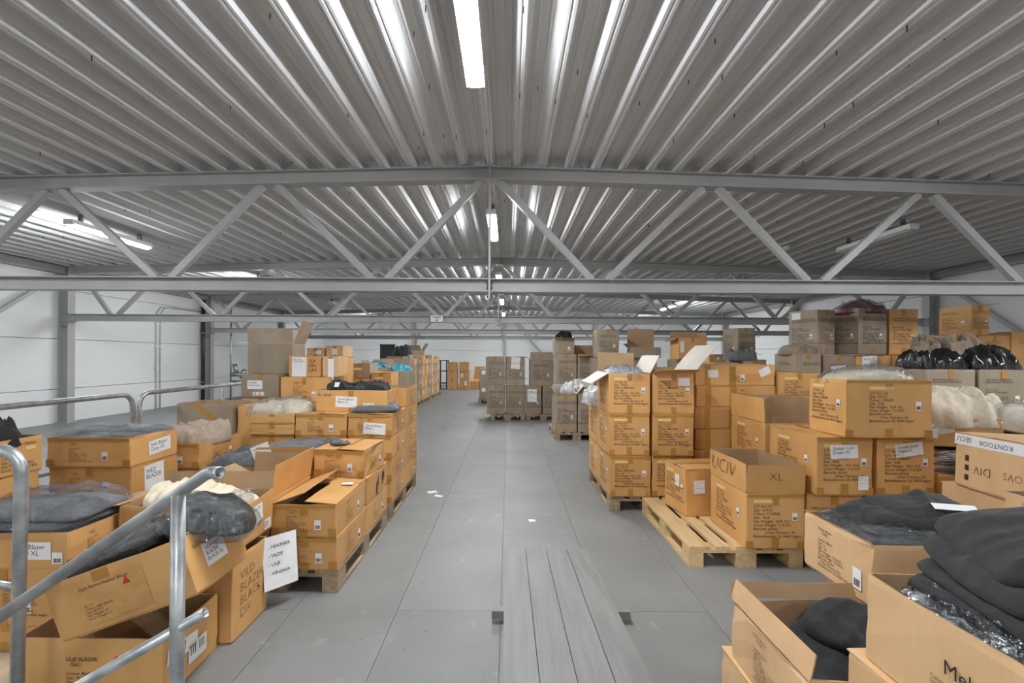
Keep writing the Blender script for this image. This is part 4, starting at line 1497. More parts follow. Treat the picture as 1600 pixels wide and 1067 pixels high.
# middle distance: tall grey cartons on pallets
pallet('pallet with two open tall cartons right of the aisle, mid distance', 0.82, 8.56)
pallet('pallet beside the tall open cartons, mostly hidden', 1.66, 8.56)
c = C('tall grey carton with open pale flaps, nearest on the mid distance pallet', 0.82, 8.56, 0.144, 0.40, 0.58, 0.68, 0, 'kraft_grey', group=GR, flaps={'f': (60, 0.0001), 'l': (120, 0.12), 'r': (130, 0.2), 'b': (70, 0.15)}, fmat='kraft_white')
c.sty('f'); c.edge_tape('f')
c = C('tall grey carton with an arched pale flap, second on the mid distance pallet', 1.235, 8.57, 0.144, 0.39, 0.58, 0.67, 0, 'kraft_grey', group=GR, flaps={'l': (110, 0.1), 'f': (35, 0.2), 'b': (95, 0.25)}, fmat='kraft_white')
c.sty('f')
cloth('silver_bag', 'silver plastic wrapped bundle between the two tall open cartons', 'bag', 1.2, 9.05, 0.80, 0.4, 0.4, 0.22, 'silver_bag', 81, ex=2.3, edge=0.3)
for x in (1.66,):
    filler(x, 8.6, 0.144, 0.4, 0.58, 0.66, 'kraft_grey')
    filler(x, 8.6, 0.806, 0.4, 0.58, 0.66, 'kraft_grey')
c = C('large grey carton on top, left of those above the text cartons', 1.64, 8.98, 1.47, 0.42, 0.45, 0.52, 0, 'kraft_grey', group=GR, wear=2)
filler(1.64, 9.19, 0.144, 0.42, 0.55, 0.66, 'kraft_grey')
filler(1.64, 9.19, 0.806, 0.42, 0.55, 0.66, 'kraft_grey')
c.sty('f')
filler(2.27, 9.0, 0.146, 0.5, 0.5, 0.574, 'kraft_grey')
filler(2.27, 9.0, 0.722, 0.5, 0.5, 0.74, 'kraft_grey')
c = C('open grey carton with raised rear flap above the text cartons', 2.29, 8.9, 1.465, 0.52, 0.45, 0.2, 0, 'kraft_grey', group=GR, flaps={'b': (92, 0.36), 'l': (140, 0.1)})
filler(2.95, 8.5, 0, 0.5, 0.5, 0.72, 'kraft_grey')
filler(2.95, 8.5, 0.722, 0.5, 0.5, 0.72, 'kraft_grey')
c = C('open brown carton with a hanging white paper behind the large lit pale flap', 2.96, 8.42, 1.446, 0.5, 0.45, 0.38, 0, 'kraft', group=GR, flaps={'l': (210, 0.12), 'b': (93, 0.12), 'r': (75, 0.1)})
c.note('f', 0.03, 0.12, 0.07, 0.2)
filler(3.66, 7.9, 0, 0.48, 0.45, 0.7, 'kraft_grey')
filler(3.66, 7.9, 0.702, 0.48, 0.45, 0.7, 'kraft_grey')
c = C('tall grey carton beneath the second truss, corner towards the viewer', 3.74, 7.9, 1.404, 0.30, 0.55, 0.56, 0, 'kraft_grey', group=GR)
c.sty('l'); c.sty('f')
filler(3.0, 7.2, 0, 0.36, 0.36, 0.66)
filler(3.0, 7.2, 0.662, 0.36, 0.36, 0.66)
c = C('small brown carton with a diamond set white sticker', 2.98, 7.18, 1.324, 0.24, 0.3, 0.2, 0, 'kraft', group=GR)
c.note('f', 0.13, 0.11, 0.05, 0.05, None, 45)

# row at ten metres
pallet('pallet under the grey stack behind the aisle row', 1.0, 10.0)
for (x, lab) in ((1.0, 'tall grey carton behind the silver bundle, left of two'), (1.43, 'tall grey carton with a lifted front flap, right of two')):
    filler(x, 10.02, 0.144, 0.41, 0.58, 0.7, 'kraft_grey')
    c = C(lab, x, 10.0, 0.846, 0.415, 0.6, 0.69, 0, 'kraft_grey', group=GR, flaps={} if x < 1.2 else {'f': (200, 0.12), 'b': (85, 0.2)})
    c.sty('f')
c = C('small brown open carton on the tall grey carton, under a black bag', 0.95, 10.02, 1.542, 0.42, 0.5, 0.33, 0, 'kraft_grey', group=GR, flaps={'f': (185, 0.1)})
c.barcode('f', 0.28, 0.08, 0.05, 0.07)
cloth('black_bag', 'black plastic bag on the small carton beneath the trusses', 'bag', 1.17, 10.26, 1.85, 0.4, 0.42, 0.16, 'black_bag', 85, ex=2.2, fold=0.6)

# aisle end row
pallet('pallet at the left of the row of tall grey cartons facing the aisle', -0.41, 11.26)
pallet('pallet at the right of the row of tall grey cartons facing the aisle', 0.42, 11.26)
rowc = [(-0.50, 0.144, 0.425, 0.665, 'tall grey carton at the lower left of the row facing the aisle'), (-0.055, 0.144, 0.42, 0.655, 'tall grey carton second in the lower row facing the aisle'),
        (0.38, 0.144, 0.40, 0.65, 'tall grey carton with a big white sheet in the lower row'), (0.80, 0.144, 0.40, 0.65, 'tall grey carton at the right of the lower row facing the aisle'),
        (-0.515, 0.811, 0.42, 0.67, 'tall grey carton at the upper left of the row facing the aisle'), (-0.06, 0.801, 0.44, 0.68, 'tall grey carton with a white sheet over its corner in the upper row')]
for i, (x, z, w, h, lab) in enumerate(rowc):
    c = C(lab, x, 11.27, z, w, 0.6, h, (0, 1, -1, 0, 0, 2)[i], 'kraft_grey', group=GR)
    c.sty('f')
    if i == 2:
        c.note('f', 0.07, 0.28, 0.22, 0.3, 'STYLE 70\nDARK NAVY\n\nDIV', 0)
    if i == 5:
        c.note('f', 0.1, 0.4, 0.21, 0.28, None, -4)
c = C('large grey carton with raised front flap, upper right of the aisle row', 0.50, 11.27, 0.80, 0.56, 0.6, 0.62, 0, 'kraft_grey', group=GR, flaps={'f': (88, 0.17), 'l': (150, 0.12)})
c.sty('f')
pallet('pallet in the shadow behind the row of tall grey cartons', -0.95, 15.4)
for z, lab in ((0.144, 'dark grey carton at the bottom of the stack behind the aisle row'), (0.70, 'dark grey carton in the middle of the stack behind the aisle row'), (1.10, 'dark grey carton at the top of the stack behind the aisle row')):
    c = C(lab, -0.93 + 0.2 * (z > 1), 15.42, z, 0.5, 0.6, 0.55 if z < 0.5 else (0.39 if z < 1 else 0.35), 0, 'kraft_grey', group=GR)
    c.note('f', 0.08, 0.22, 0.12, 0.12)

# ================================================================== left side of the aisle
pallet('nearest wooden pallet on the left along the aisle', -1.85, 3.0, 'old_wood')
pallet('second wooden pallet on the left along the aisle', -1.85, 4.32, 'old_wood')
c = C('flat brown blazer carton on the nearest left pallet, bottom front corner', -1.455, 2.985, 0.144, 0.405, 0.625, 0.2, 0, group=GL)
c.blz('f', 'Jesper').blz('r', 'Jesper').edge_tape('f')
c = C('flat brown blazer carton at the bottom, second along the aisle', -1.455, 3.625, 0.144, 0.405, 0.6, 0.2, 0, group=GL)
c.blz('r', 'Jesper')
c = C('brown blazer carton with two lifted top flaps, front of the left pallet', -1.465, 2.985, 0.347, 0.41, 0.61, 0.205, 0, group=GL,
      flaps={'l': (20, 0.205), 'r': (4, 0.2), 'b': (2, 0.12)})
c.blz('f', 'Jesper').blz('r', 'Jesper').edge_tape('f')
M = T(0.1, 0.08, 0.2265)
put('paper_label', unit_plate('paper'), c.o, M @ Matrix.Rotation(R(12), 4, 'Z') @ Matrix.Diagonal((0.075, 0.06, 0.001, 1)))
c = C('brown carton with black dirt streaks on its aisle side', -1.46, 3.62, 0.347, 0.41, 0.6, 0.203, 0, group=GL)
for k, (u, v_, a_, b_) in enumerate(((0.26, 0.07, 0.022, 0.075), (0.30, 0.12, 0.014, 0.05), (0.43, 0.10, 0.022, 0.07), (0.47, 0.13, 0.012, 0.05))):
    rr = random.Random(k + 3)
    pr = [(a_ * math.cos(t) * rr.uniform(0.5, 1.2), b_ * math.sin(t) * rr.uniform(0.6, 1.1)) for t in [2 * PI * i / 14 for i in range(14)]]
    MB().prism(pr, c.fm('r', u, v_, 0.0004), c.fm('r', u, v_, 0.0010)).build('dirt_smudge', 'dirt', c.o)
c = C('crumpled brown blazer carton on top of the dirt streaked one', -1.455, 3.63, 0.553, 0.40, 0.48, 0.21, -4, group=GL, wear=3)
c.blz('f', 'Jesper').blz('r', 'Jesper').edge_tape('f')
garment('grey_garment', 'grey garment corner poking out on the crumpled carton', -1.33, 3.82, 0.775, 0.12, 0.14, 0.025, 'grey_cloth', 91, rz=45, n=14)
filler(-1.885, 3.0, 0.144, 0.41, 0.6, 0.2)
filler(-1.885, 3.62, 0.144, 0.41, 0.6, 0.2)
filler(-1.885, 3.66, 0.347, 0.41, 0.6, 0.2)
c = C('open brown carton with one tall raised side flap on the left pallet', -1.90, 3.0, 0.347, 0.425, 0.62, 0.23, 0, group=GL,
      flaps={'r': (99, 0.21), 'b': (94, 0.17), 'l': (150, 0.17)})
c.blz('f', 'Inez')
c = C('open brown carton with a propped white sheet behind the raised flap carton', -1.93, 3.68, 0.55, 0.43, 0.55, 0.18, 3, group=GL, flaps={'f': (100, 0.04)})
c.note('f', 0.02, 0.06, 0.14, 0.17, '----\n---\nXS', 22)
garment('grey_garment', 'dark grey garment in the carton with the propped sheet', -1.72, 3.98, 0.70, 0.38, 0.48, 0.06, 'grey_cloth', 93, wave=0.02)

# second left pallet: four layers of flat cartons
NM = ['bottom', 'second', 'third', 'fourth']
for k in range(4):
    z = 0.144 + 0.2005 * k
    c = C('flat brown blazer carton in the %s layer of the second left pallet, front aisle corner' % NM[k] if k < 3 else 'flat brown blazer carton with a white Black L label and a silvery bag on top', -1.45, 4.36, z, 0.405, 0.6, 0.199, 0, group=GL)
    c.blz('f', 'Gerda').blz('r', 'Gerda').edge_tape('f')
    if k == 3:
        c.note('f', 0.14, 0.03, 0.2, 0.1, 'Gerda Blazer\nBlack L', -4)
    c = C('flat brown blazer carton in the %s layer of the second left pallet, rear aisle corner' % NM[k], -1.45, 4.98, z, 0.405, 0.58, 0.199, 0, group=GL)
    c.blz('r', 'Gerda')
    c = C('flat brown blazer carton in the %s layer, second from the aisle' % NM[k], -1.925, 4.36, z, 0.465, 0.6, 0.199, 0, group=GL)
    c.blz('f', 'Gerda').edge_tape('f')
c = C('flat brown carton with a white edge at the rear top of the second left pallet', -1.45, 4.985, 0.947, 0.405, 0.57, 0.2, 0, group=GL, flaps={})
c.blz('r', 'Gerda', bar=False); c.barcode('f', 0.25, 0.04, 0.06, 0.06); c.note('f', 0.05, 0.04, 0.1, 0.13)
garment('bagged_garment', 'silvery bagged garment draped on the Black L carton', -1.25, 4.60, 0.957, 0.42, 0.40, 0.035, 'grey_cloth', 95, plastic=True, rz=10, wave=0.02, pw=1.1)
c = C('open brown carton with a black garment bulging out, top of the second left pallet', -1.80, 4.50, 0.948, 0.67, 0.44, 0.205, 0, group=GL, flaps={})
c.note('f', 0.19, 0.05, 0.2, 0.1, 'Gerda Blazer\nBlack XL', -2)
c.note('f', 0.45, 0.03, 0.1, 0.055, 'III III')
c.text('f', 'ft. sizer', 0.03, 0.18, width=0.13, mat='ink_black')
b = cloth('black_garment', 'black garment bulging out of the open carton on the second left pallet', 'garment', -1.465, 4.72, 1.12, 0.60, 0.36, 0.10, 'black_cloth', 97, n=60, freq=2.2, fold=0.6, ex=3, edge=0.08, amp=0.035, sharp=0.4)
put('paper_tag', unit_plate('paper'), b, T(-0.2, -0.15, 0.06) @ Matrix.Rotation(R(-20), 4, 'Z') @ Matrix.Rotation(R(60), 4, 'X') @ Matrix.Diagonal((0.07, 0.05, 0.001, 1)))
for k in range(3):
    filler(-2.34, 4.38, 0.15 + 0.2 * k, 0.4, 0.55, 0.198)
c = C('flat brown carton under the rolled cream bag, left of the second pallet', -2.34, 4.36, 0.75, 0.41, 0.55, 0.1, 0, group=GL)
c = C('low open brown carton holding the rolled cream bag', -2.335, 4.36, 0.852, 0.405, 0.55, 0.095, 0, group=GL, flaps={})
cloth('cream_bag', 'rolled cream garment in a silvery bag on the low brown carton', 'garment', -2.13, 4.6, 0.92, 0.56, 0.44, 0.12, 'cream_cloth', 99, plastic=True, freq=2.5, ex=2.4, pw=1.1, n=30, droop=0.03)

# behind: upper left group
for (x, z0, z1, lab) in ((-3.05, 0.99, 1.25, 'grey brown carton with a white label, left under the large raised carton'), (-2.60, 0.94, 1.225, 'brown carton with printed face, right under the note carton')):
    w = 0.44 if x < -3 else 0.55
    filler(x, 5.52, 0, w, 0.45, 0.48)
    filler(x, 5.52, 0.482, w, 0.45, z0 - 0.484)
    c = C(lab, x, 5.5, z0, w, 0.45, z1 - z0, 0, 'kraft' if x > -3 else 'kraft_grey', group=GL)
    if x < -3:
        c.note('f', 0.08, 0.1, 0.17, 0.1, 'Natalie\nDark navy', 0); c.note('f', 0.14, 0.03, 0.13, 0.04, 'III  III', 0)
    else:
        c.blz('f', 'Natalie')
c = C('brown carton with a white handwritten sheet hanging over its face', -2.56, 5.62, 1.23, 0.38, 0.32, 0.235, 0, 'kraft', group=GL)
c.note('f', 0.04, -0.03, 0.17, 0.26, 'NATALIE\nDARK NAVY', -1, up=0.92)
c.text('f', 'SLP\nDIV\nLAV', 0.24, 0.2, height=0.14, mat='ink_black')
c = C('pale carton with a narrow white strip beside the handwritten sheet', -2.17, 5.62, 1.23, 0.2, 0.32, 0.235, 0, 'kraft_pale', group=GL)
c.note('f', 0.07, -0.03, 0.07, 0.24)
c = C('large open carton with flaps standing up, highest on the left', -3.11, 5.75, 1.255, 0.545, 0.36, 0.36, 0, 'kraft_grey', group=GL, flaps={'f': (91, 0.18), 'r': (112, 0.3), 'l': (176, 0.14), 'b': (90, 0.18)}, tape=False, fmat='kraft_white')
filler(-2.72, 6.55, 0, 0.5, 0.4, 0.75)
filler(-2.72, 6.55, 0.752, 0.5, 0.4, 0.70)
c = C('pale grey carton behind the handwritten sheet carton', -2.72, 6.5, 1.455, 0.24, 0.4, 0.12, 0, 'kraft_pale', group=GL)
c.note('f', 0.13, 0.04, 0.07, 0.05)
c = C('pale carton with a small white label behind the handwritten sheet carton', -2.46, 6.5, 1.455, 0.24, 0.4, 0.15, 0, 'kraft_pale', group=GL)
c.note('f', 0.08, 0.03, 0.08, 0.09)
for (x, zt, lab, m) in ((-2.28, 1.37, 'brown carton with long front, left of the teal garments', 'kraft_grey'), (-1.98, 1.24, 'pale brown carton right behind the black garment', 'kraft')):
    filler(x, 6.97, 0, 0.29 if x < -2 else 0.3, 0.45, 0.6)
    filler(x, 6.97, 0.602, 0.29 if x < -2 else 0.3, 0.45, zt - 0.82)
    c = C(lab, x, 6.95, zt - 0.215, 0.29 if x < -2 else 0.3, 0.45, 0.21, 0, m, group=GL)
    c.plate('yellow_tape', 'f', 0.05, 0.12, 0.12, 0.03, 'yellow_tape')
# teal garments
for k, (x, zt) in enumerate(((-2.66, 1.27), (-2.24, 1.20))):
    filler(x, 9.02, 0, 0.41, 0.5, 0.5, 'kraft_grey')
    filler(x, 9.02, 0.502, 0.41, 0.5, zt - 0.30 - 0.504, 'kraft_grey')
    c = C(['open grey carton with teal bags, farther from the aisle', 'open grey carton with teal bags, nearer the aisle'][k], x, 9.0, zt - 0.3, 0.41, 0.5, 0.3, 0, 'kraft_grey', group=GL, flaps={'l': (130, 0.15), 'b': (100, 0.14 if k == 0 else 0.05)})
    cloth('teal_bag', ['shiny teal plastic bag in the farther open grey carton', 'shiny teal plastic bag in the open grey carton nearer the aisle'][k], 'bag', x + 0.2, 9.24, zt - 0.05, 0.4, 0.46, 0.17, 'teal_cloth', 101 + k, freq=3, fold=0.6, ex=2.5)
c = C('grey carton standing behind the teal bags, nearest the aisle row', -2.5, 10.4, 0.85, 0.36, 0.45, 0.57, 0, 'kraft_grey', group=GL)
filler(-2.5, 10.42, 0, 0.36, 0.45, 0.848, 'kraft_grey')

# far left row along the aisle
yy = 11.4
n = 0
rng = random.Random(77)
ORDI = ['first', 'second', 'third', 'fourth', 'fifth', 'sixth', 'seventh', 'eighth', 'ninth', 'tenth', 'eleventh']
for s in range(11):
    if s % 2 == 0:
        pallet('pallet under the far left row, %s from its near end' % ORDI[s // 2], -3.43, 11.38 + 1.25 * (s // 2))
    z = 0.144
    mats = ['kraft_grey', 'kraft_grey', 'kraft_grey', 'kraft', 'kraft_grey', 'kraft', 'kraft', 'kraft_grey', 'kraft', 'kraft_grey', 'kraft']
    hs = [0.36, 0.36, 0.36, 0.2 + 0.05 * (s % 3)]
    for k, h in enumerate(hs):
        c = C('carton in the %s stack of the far left row, %s from the floor' % (ORDI[s], ['lowest', 'second', 'third', 'topmost'][k]), -3.03 + rng.uniform(-0.012, 0.012), 11.4 + 0.625 * s, z, 0.42, 0.6, h - 0.003, 0, mats[s], group='far left row of cartons', tape=False)
        c.plate('paper_label', 'r', 0.15 + 0.2 * rng.random(), 0.08 + 0.1 * rng.random() if h > 0.3 else 0.03, 0.09, 0.13, 'paper')
        z += h
cloth('black_garment', 'black garments heaped on top of the far left row', 'garment', -2.85, 13.0, 1.46, 0.5, 1.0, 0.3, 'black_cloth', 111, freq=2, fold=0.5, ex=2.3)
c = C('open grey carton with lifted flap beneath the black garments, far left row', -3.05, 14.54, 1.53, 0.42, 0.6, 0.12, 0, 'kraft_grey', flaps={'r': (120, 0.25), 'f': (130, 0.2)}, group='far left row of cartons', tape=False)

# end of the aisle
for k in range(3):
    c = C('brown carton at the end of the aisle, left stack of three, %s' % ['lowest', 'middle', 'topmost'][k], -2.72, 21.5, 0.41 * k, 0.44, 0.45, 0.408, (1, -2, 2)[k], 'kraft', group='cartons at the end of the aisle')
for k, (z, h) in enumerate(((0, 0.10), (0.102, 0.72), (0.824, 0.42))):
    c = C('brown carton at the end of the aisle, right stack, %s' % ['lowest', 'middle', 'topmost'][k], -2.2, 21.6, z, 0.44, 0.45, h - 0.002, (0, 2, -2)[k], 'kraft', group='cartons at the end of the aisle')
    if k == 1:
        c.note('f', 0.07, 0.45, 0.1, 0.18); c.note('f', 0.22, 0.08, 0.12, 0.2)
for k, (x, z, w, h) in enumerate(((-1.75, 0.0, 0.42, 0.36), (-1.62, 0.362, 0.5, 0.30), (-1.55, 0.664, 0.46, 0.36), (-1.3, 0.0, 0.45, 0.36))):
    c = C('orange brown carton in the pile at the end of the aisle, %s' % ['open at the front', 'in the middle', 'on top', 'at the right'][k], x, 21.9 + 0.35 * (k in (1, 2)), z, w, 0.8 if k in (0, 3) else 0.45, h, (0, 4, -5, 0)[k], 'kraft', group='cartons at the end of the aisle',
          flaps={'f': (60, 0.12)} if k == 0 else None)
o = empty('wheeled_rack', T(-3.55, 21.9, 0))
for x in (0, 0.36, 0.72):
    MB().box(x, x + 0.05, 0, 0.05, 0.0, 1.32).build('upright', 'black_steel', o)
    MB().box(x, x + 0.05, 0.6, 0.65, 0.0, 1.32).build('upright', 'black_steel', o)
for z in (0.25, 0.8, 1.28):
    MB().box(0, 0.77, 0, 0.65, z, z + 0.04).build('shelf', 'black_steel', o)
tag(o, 'black steel rack at the end of the aisle left of the brown stacks', 'rack')

# ------------------------------------------------------------------ near left heap behind the railing
sh = MB().box(-3.3, -2.12, 1.3, 2.8, 0.0, 0.012).build('plywood_sheet', 'plywood')
tag(sh, 'pale plywood sheet lying on the floor at the near left', 'plywood')
c = C('open brown carton nearest on the left, on the floor behind the stair railing', -2.07, 2.03, 0.0, 0.62, 0.4, 0.275, 0, group=GL, flaps={}, tape=False)
c.text('f', 'LILJE BLAZER', 0.22, 0.20, width=0.13, mat='ink')
c.text('f', '   70421\n\nColour: Black\nSize:  M\nQty: 20\nNet Weight: 10\nGross Weight: 11\nBarcode sticker', 0.22, 0.175, height=0.14)
MB().prism([(0, 0), (0.02, 0), (0.01, 0.017)], c.fm('f', 0.42, 0.19, 0.0005), c.fm('f', 0.42, 0.19, 0.002)).build('red_triangle', 'red_ink', c.o)
c.note('r', 0.03, 0.14, 0.2, 0.07, '- M', -6)
c.note('r', 0.17, 0.06, 0.13, 0.085, 'III III')
c = C('tipped brown carton with a red triangle leaning on the nearest left carton', -1.577 - 0.31, 2.22 - 0.2, 0.363, 0.62, 0.4, 0.25, 0, group=GL, tilt=(0, -20), flaps={'r': (178, 0.0001)}, tape=False)
c.plate('printed_panel', 'f', 0.13, 0.03, 0.30, 0.18, 'orange_patch' if False else 'kraft', 0, eps=0.0004)
c.text('f', 'Style Name:Heather Blazer', 0.15, 0.195, width=0.22)
c.text('f', 'No: 23\nColour: MIX SEAMS\nQty: 20 PCS\nNet Weight: 10\nGross Weight: 11', 0.15, 0.12, height=0.07)
MB().prism([(0, 0), (0.034, 0), (0.017, 0.034)], c.fm('f', 0.335, 0.15, 0.0005), c.fm('f', 0.335, 0.15, 0.002)).build('red_triangle', 'red_ink', c.o)
c.plate('packing_tape', 'f', 0.22, 0.20, 0.07, 0.045, 'tape')
c.note('r', 0.10, 0.08, 0.15, 0.10, 'HEATHER\nBLAZER\nBLACK XL', 0)
c.text('r', 'Style Name: Heather', 0.05, 0.2, width=0.2)
garment('bagged_black_blazer', 'black garment in clear plastic spilling over the tipped carton', -1.385, 2.26, 0.685, 0.36, 0.34, 0.085, 'black_cloth', 121, rz=15, tilt=(4, 6), plastic=True, pw=1.12, droop=0.04, wave=0.025, ex=3.2, creases=9)
garment('black_garment', 'black garments in plastic inside the tipped carton', -1.72, 2.24, 0.545, 0.44, 0.36, 0.08, 'black_cloth', 123, tilt=(0, -20), plastic=True, wave=0.015, creases=8)
c = C('brown carton with handwriting and a hanging white sheet, on the floor by the left pallet', -1.755, 2.455, 0.0, 0.36, 0.36, 0.42, 0, group=GL, flaps={}, tape=False)
c.text('r', 'VILD\nBLAZER\nBLACK\nDIV', 0.07, 0.34, height=0.24, mat='ink_black', thin=True)
u_ = Vector((0.62, 0.78, 0)).normalized()
n_ = Vector((0.78, -0.62, 0.1)).normalized()
M = frame((0.19, 0.12, 0.12), u_, n_.cross(u_).normalized(), n_)
put('paper_sheet', unit_plate('paper'), c.o, scaled(M, 0.2, 0.30, 0.001))
me, tw, th = text_mesh('- HEATHER\n\n- VILDE\n\n- LILJE\n\n- VIRGINIA', 'ink_black')
put('handwriting', me, c.o, M @ T(0.03, 0.25, 0.003) @ Matrix.Diagonal((0.13 / tw, 0.13 / tw, 1, 1)))
filler(-2.115, 2.5, 0, 0.34, 0.42, 0.418)
c = C('wide open brown carton holding a cream knit, on the handwritten carton', -2.10, 2.60, 0.421, 0.665, 0.365, 0.235, 0, group=GL, flaps={'b': (96, 0.10), 'l': (190, 0.16)}, tape=False, sag=0.01)
c.note('r', 0.10, 0.09, 0.13, 0.1, 'E. BLAZER\nS', 4)
c.note('r', 0.25, 0.02, 0.07, 0.06, 'III')
cloth('cream_knit', 'cream knitted garment in the wide open carton on the left', 'garment', -1.76, 2.79, 0.60, 0.60, 0.33, 0.13, 'cream_cloth', 131, n=64, freq=1.8, fold=0.5, ex=3, edge=0.1, amp=0.03, sharp=0.4)
plastic_sheet('plastic_bag', 'small crumpled clear bag beside the cream knit', -1.52, 2.72, 0.64, 0.12, 0.18, 0.06, 133, n=20)

# grey XL stack at the left edge
filler(-2.76, 2.37, 0.013, 0.6, 0.38, 0.13)
c = C('brown carton under the grey garment carton at the left edge', -2.78, 2.35, 0.144, 0.645, 0.43, 0.28, 0, group=GL)
c.blz('f', 'Inez', uu=0.6)
c = C('open brown carton of grey garments with a white Grey XL label, left edge', -2.76, 2.34, 0.427, 0.635, 0.43, 0.178, 0, group=GL, flaps={}, tape=False)
c.note('f', 0.36, 0.05, 0.19, 0.085, 'Inez Blazer\nGrey XL', 0)
c.barcode('f', 0.555, 0.03, 0.05, 0.055)
c.blz('r', 'Inez')
for k in range(3):
    garment('bagged_grey_blazer', ['grey blazer in clear plastic, lowest in the Grey XL carton', 'grey blazer in clear plastic, middle of the Grey XL carton', 'grey blazer in clear plastic, topmost in the Grey XL carton'][k],
            -2.46 + 0.02 * k, 2.56, 0.565 + 0.045 * k, 0.62 - 0.02 * k, 0.42, 0.045, 'grey_cloth', 141 + k, plastic=True, rz=(2, -3, 4)[k], group='bagged grey blazers in a carton', droop=0.012 * k, wave=0.008)
# cartons behind
filler(-3.44, 2.44, 0.013, 0.58, 0.52, 0.367)
filler(-3.44, 2.44, 0.382, 0.58, 0.52, 0.38)
c = C('brown carton with a yellow sticker at the left edge, black garments on it', -3.44, 2.44, 0.765, 0.585, 0.53, 0.215, 0, group=GL, flaps={}, tape=False)
c.text('r', 'Style Name: Native', 0.28, 0.19, width=0.2)
c.plate('yellow_tape', 'r', 0.42, 0.14, 0.06, 0.022, 'yellow_tape')
c.text('r', 'No: 12\nColour:\nQty: 20\nNet Weight: 10 KG\nGross Weight: 12 KG', 0.28, 0.14, height=0.11)
cloth('black_garment', 'black garments heaped on the carton with the yellow sticker', 'garment', -3.13, 2.71, 0.94, 0.56, 0.5, 0.15, 'black_cloth', 151, n=54, freq=2.5, fold=0.6, ex=2.8, amp=0.04, sharp=0.4)
filler(-3.12, 3.29, 0.0, 0.55, 0.45, 0.5)
c = C('flat brown blazer carton with a large handwritten sheet, lower of two', -3.13, 3.28, 0.502, 0.575, 0.47, 0.2, 0, group=GL)
c.blz('f', 'Inez')
c.note('r', 0.12, -0.005, 0.19, 0.19, 'INEZ\nBLAZER', 2)
c = C('flat open brown blazer carton with silvery plastic on top, upper of two', -3.13, 3.27, 0.705, 0.575, 0.47, 0.205, 0, group=GL, flaps={}, tape=False)
c.blz('f', 'Inez').edge_tape('f')
c.note('r', 0.17, 0.05, 0.22, 0.1, 'Inez Blazer\nGrey XS', 4)
garment('bagged_grey_blazer', 'grey blazer in silvery plastic on the upper blazer carton', -2.84, 3.5, 0.885, 0.54, 0.44, 0.035, 'grey_cloth', 153, plastic=True, wave=0.008)
filler(-2.86, 3.82, 0.0, 0.42, 0.58, 0.37)
c = C('flat brown carton below the open carton of taupe garments', -2.85, 3.82, 0.372, 0.42, 0.58, 0.2, 0, group=GL)
c.note('r', 0.2, 0.06, 0.16, 0.12, 'INEZ', 0)
c = C('flat open brown carton overflowing with taupe garments', -2.86, 3.8, 0.575, 0.43, 0.62, 0.2, 0, group=GL, flaps={}, tape=False)
c.blz('r', 'Inez').edge_tape('f'); c.barcode('f', 0.25, 0.04, 0.05, 0.06)
cloth('taupe_garment', 'taupe garments heaped in the flat open carton', 'garment', -2.64, 4.1, 0.745, 0.44, 0.60, 0.13, 'taupe_cloth', 157, n=60, freq=2.2, fold=0.6, ex=2.8, edge=0.12, amp=0.04, sharp=0.35)
filler(-2.40, 3.05, 0.0, 0.42, 0.62, 0.3)
filler(-2.38, 3.72, 0.0, 0.42, 0.58, 0.34)
c = C('open brown carton between the left stacks with dark garments', -2.39, 3.08, 0.302, 0.44, 0.6, 0.2, 0, group=GL, flaps={'r': (150, 0.08)}, tape=False)
c.blz('r', 'Inez'); c.note('r', 0.35, 0.05, 0.13, 0.12)
garment('grey_garment', 'dark grey garments in the carton between the left stacks', -2.17, 3.38, 0.47, 0.40, 0.56, 0.06, 'grey_cloth', 159, wave=0.02)
c = C('brown carton with white labels beneath the dark garment, centre of the left heap', -2.38, 3.72, 0.342, 0.43, 0.58, 0.27, 0, group=GL, flaps={}, tape=False)
c.blz('r', 'Inez')
cloth('dark_garment', 'dark garment in the carton at the centre of the left heap', 'garment', -2.16, 4.0, 0.58, 0.42, 0.54, 0.12, 'grey_cloth', 161, freq=2.5, fold=0.5)
filler(-3.36, 4.92, 0.0, 0.56, 0.4, 0.62, 'kraft_grey')
c = C('grey brown carton with slanting tape and a small white note by the guard railing', -3.37, 4.9, 0.622, 0.58, 0.42, 0.36, 0, 'kraft_grey', group=GL, flaps={}, tape=False)
c.plate('packing_tape', 'f', 0.18, 0.33, 0.4, 0.05, 'tape', -38)
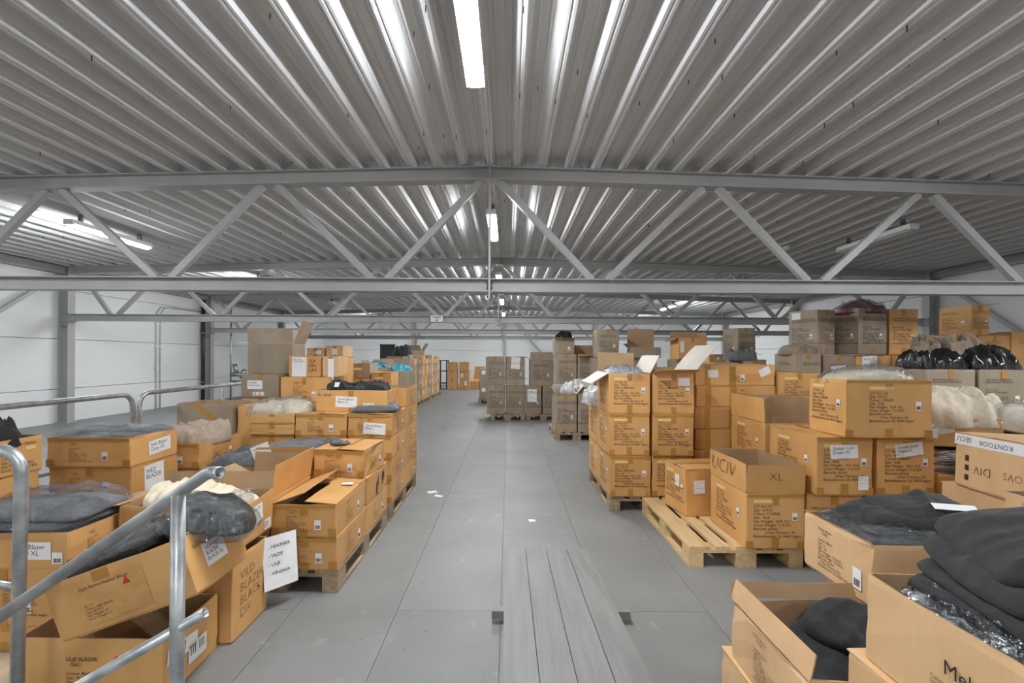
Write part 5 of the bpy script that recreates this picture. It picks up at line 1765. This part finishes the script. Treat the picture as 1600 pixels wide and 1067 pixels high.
c.note('r', 0.1, 0.2, 0.2, 0.13, '-----  --\n---\n------- -\n----', 0)
filler(-2.78, 4.95, 0.0, 0.36, 0.4, 0.55)
c = C('plain brown carton right of the grey brown taped carton', -2.77, 4.93, 0.552, 0.38, 0.42, 0.40, 0, group=GL)

# scraps on the floor
for i, (x, y, a, b, rz) in enumerate(((-0.82, 5.25, 0.10, 0.07, 30), (-0.73, 5.1, 0.09, 0.05, -20), (0.22, 4.35, 0.06, 0.05, 15))):
    m = MB()
    m.v = [(-a / 2, -b / 2, 0.001), (a / 2, -b / 2, 0.003), (a / 2, b / 2, 0.001), (-a / 2, b / 2, 0.006), (-a / 2, -b / 2, 0), (a / 2, -b / 2, 0), (a / 2, b / 2, 0), (-a / 2, b / 2, 0)]
    m.f = [(0, 1, 2, 3), (7, 6, 5, 4), (0, 4, 5, 1), (1, 5, 6, 2), (2, 6, 7, 3), (3, 7, 4, 0)]
    o = m.build('paper_scrap', 'paper', None, M=T(x, y, 0) @ Matrix.Rotation(R(rz), 4, 'Z'))
    tag(o, ['crumpled white paper scrap on the floor by the left cartons, farther one', 'small white paper scrap on the floor by the left cartons, nearer one', 'tiny white scrap on the aisle floor before the ramp'][i], 'scrap')

# names for the plain cartons that carry others: by the carton they support
cart = [o for o in bpy.data.objects if o.name.startswith('cardboard_carton')]
seen = {}
for o in cart:
    if o['label'] != HID:
        continue
    best, bd = None, 1e9
    for q in cart:
        if q['label'] == HID or q.location.z <= o.location.z + 0.01:
            continue
        d_ = (q.location.xy - o.location.xy).length + 0.15 * (q.location.z - o.location.z)
        if d_ < bd:
            best, bd = q, d_
    key = best['label']
    seen.setdefault(key, []).append(o)
for key, lst in seen.items():
    lst.sort(key=lambda o: o.location.z)
    base = ' '.join(key.replace(',', '').split()[:10])
    for i, o in enumerate(lst):
        pos = 'carton' if len(lst) == 1 else ['lowest carton', 'second carton up', 'third carton up', 'fourth carton up', 'fifth carton up'][min(i, 4)]
        o['label'] = 'plain %s beneath the %s' % (pos, base)
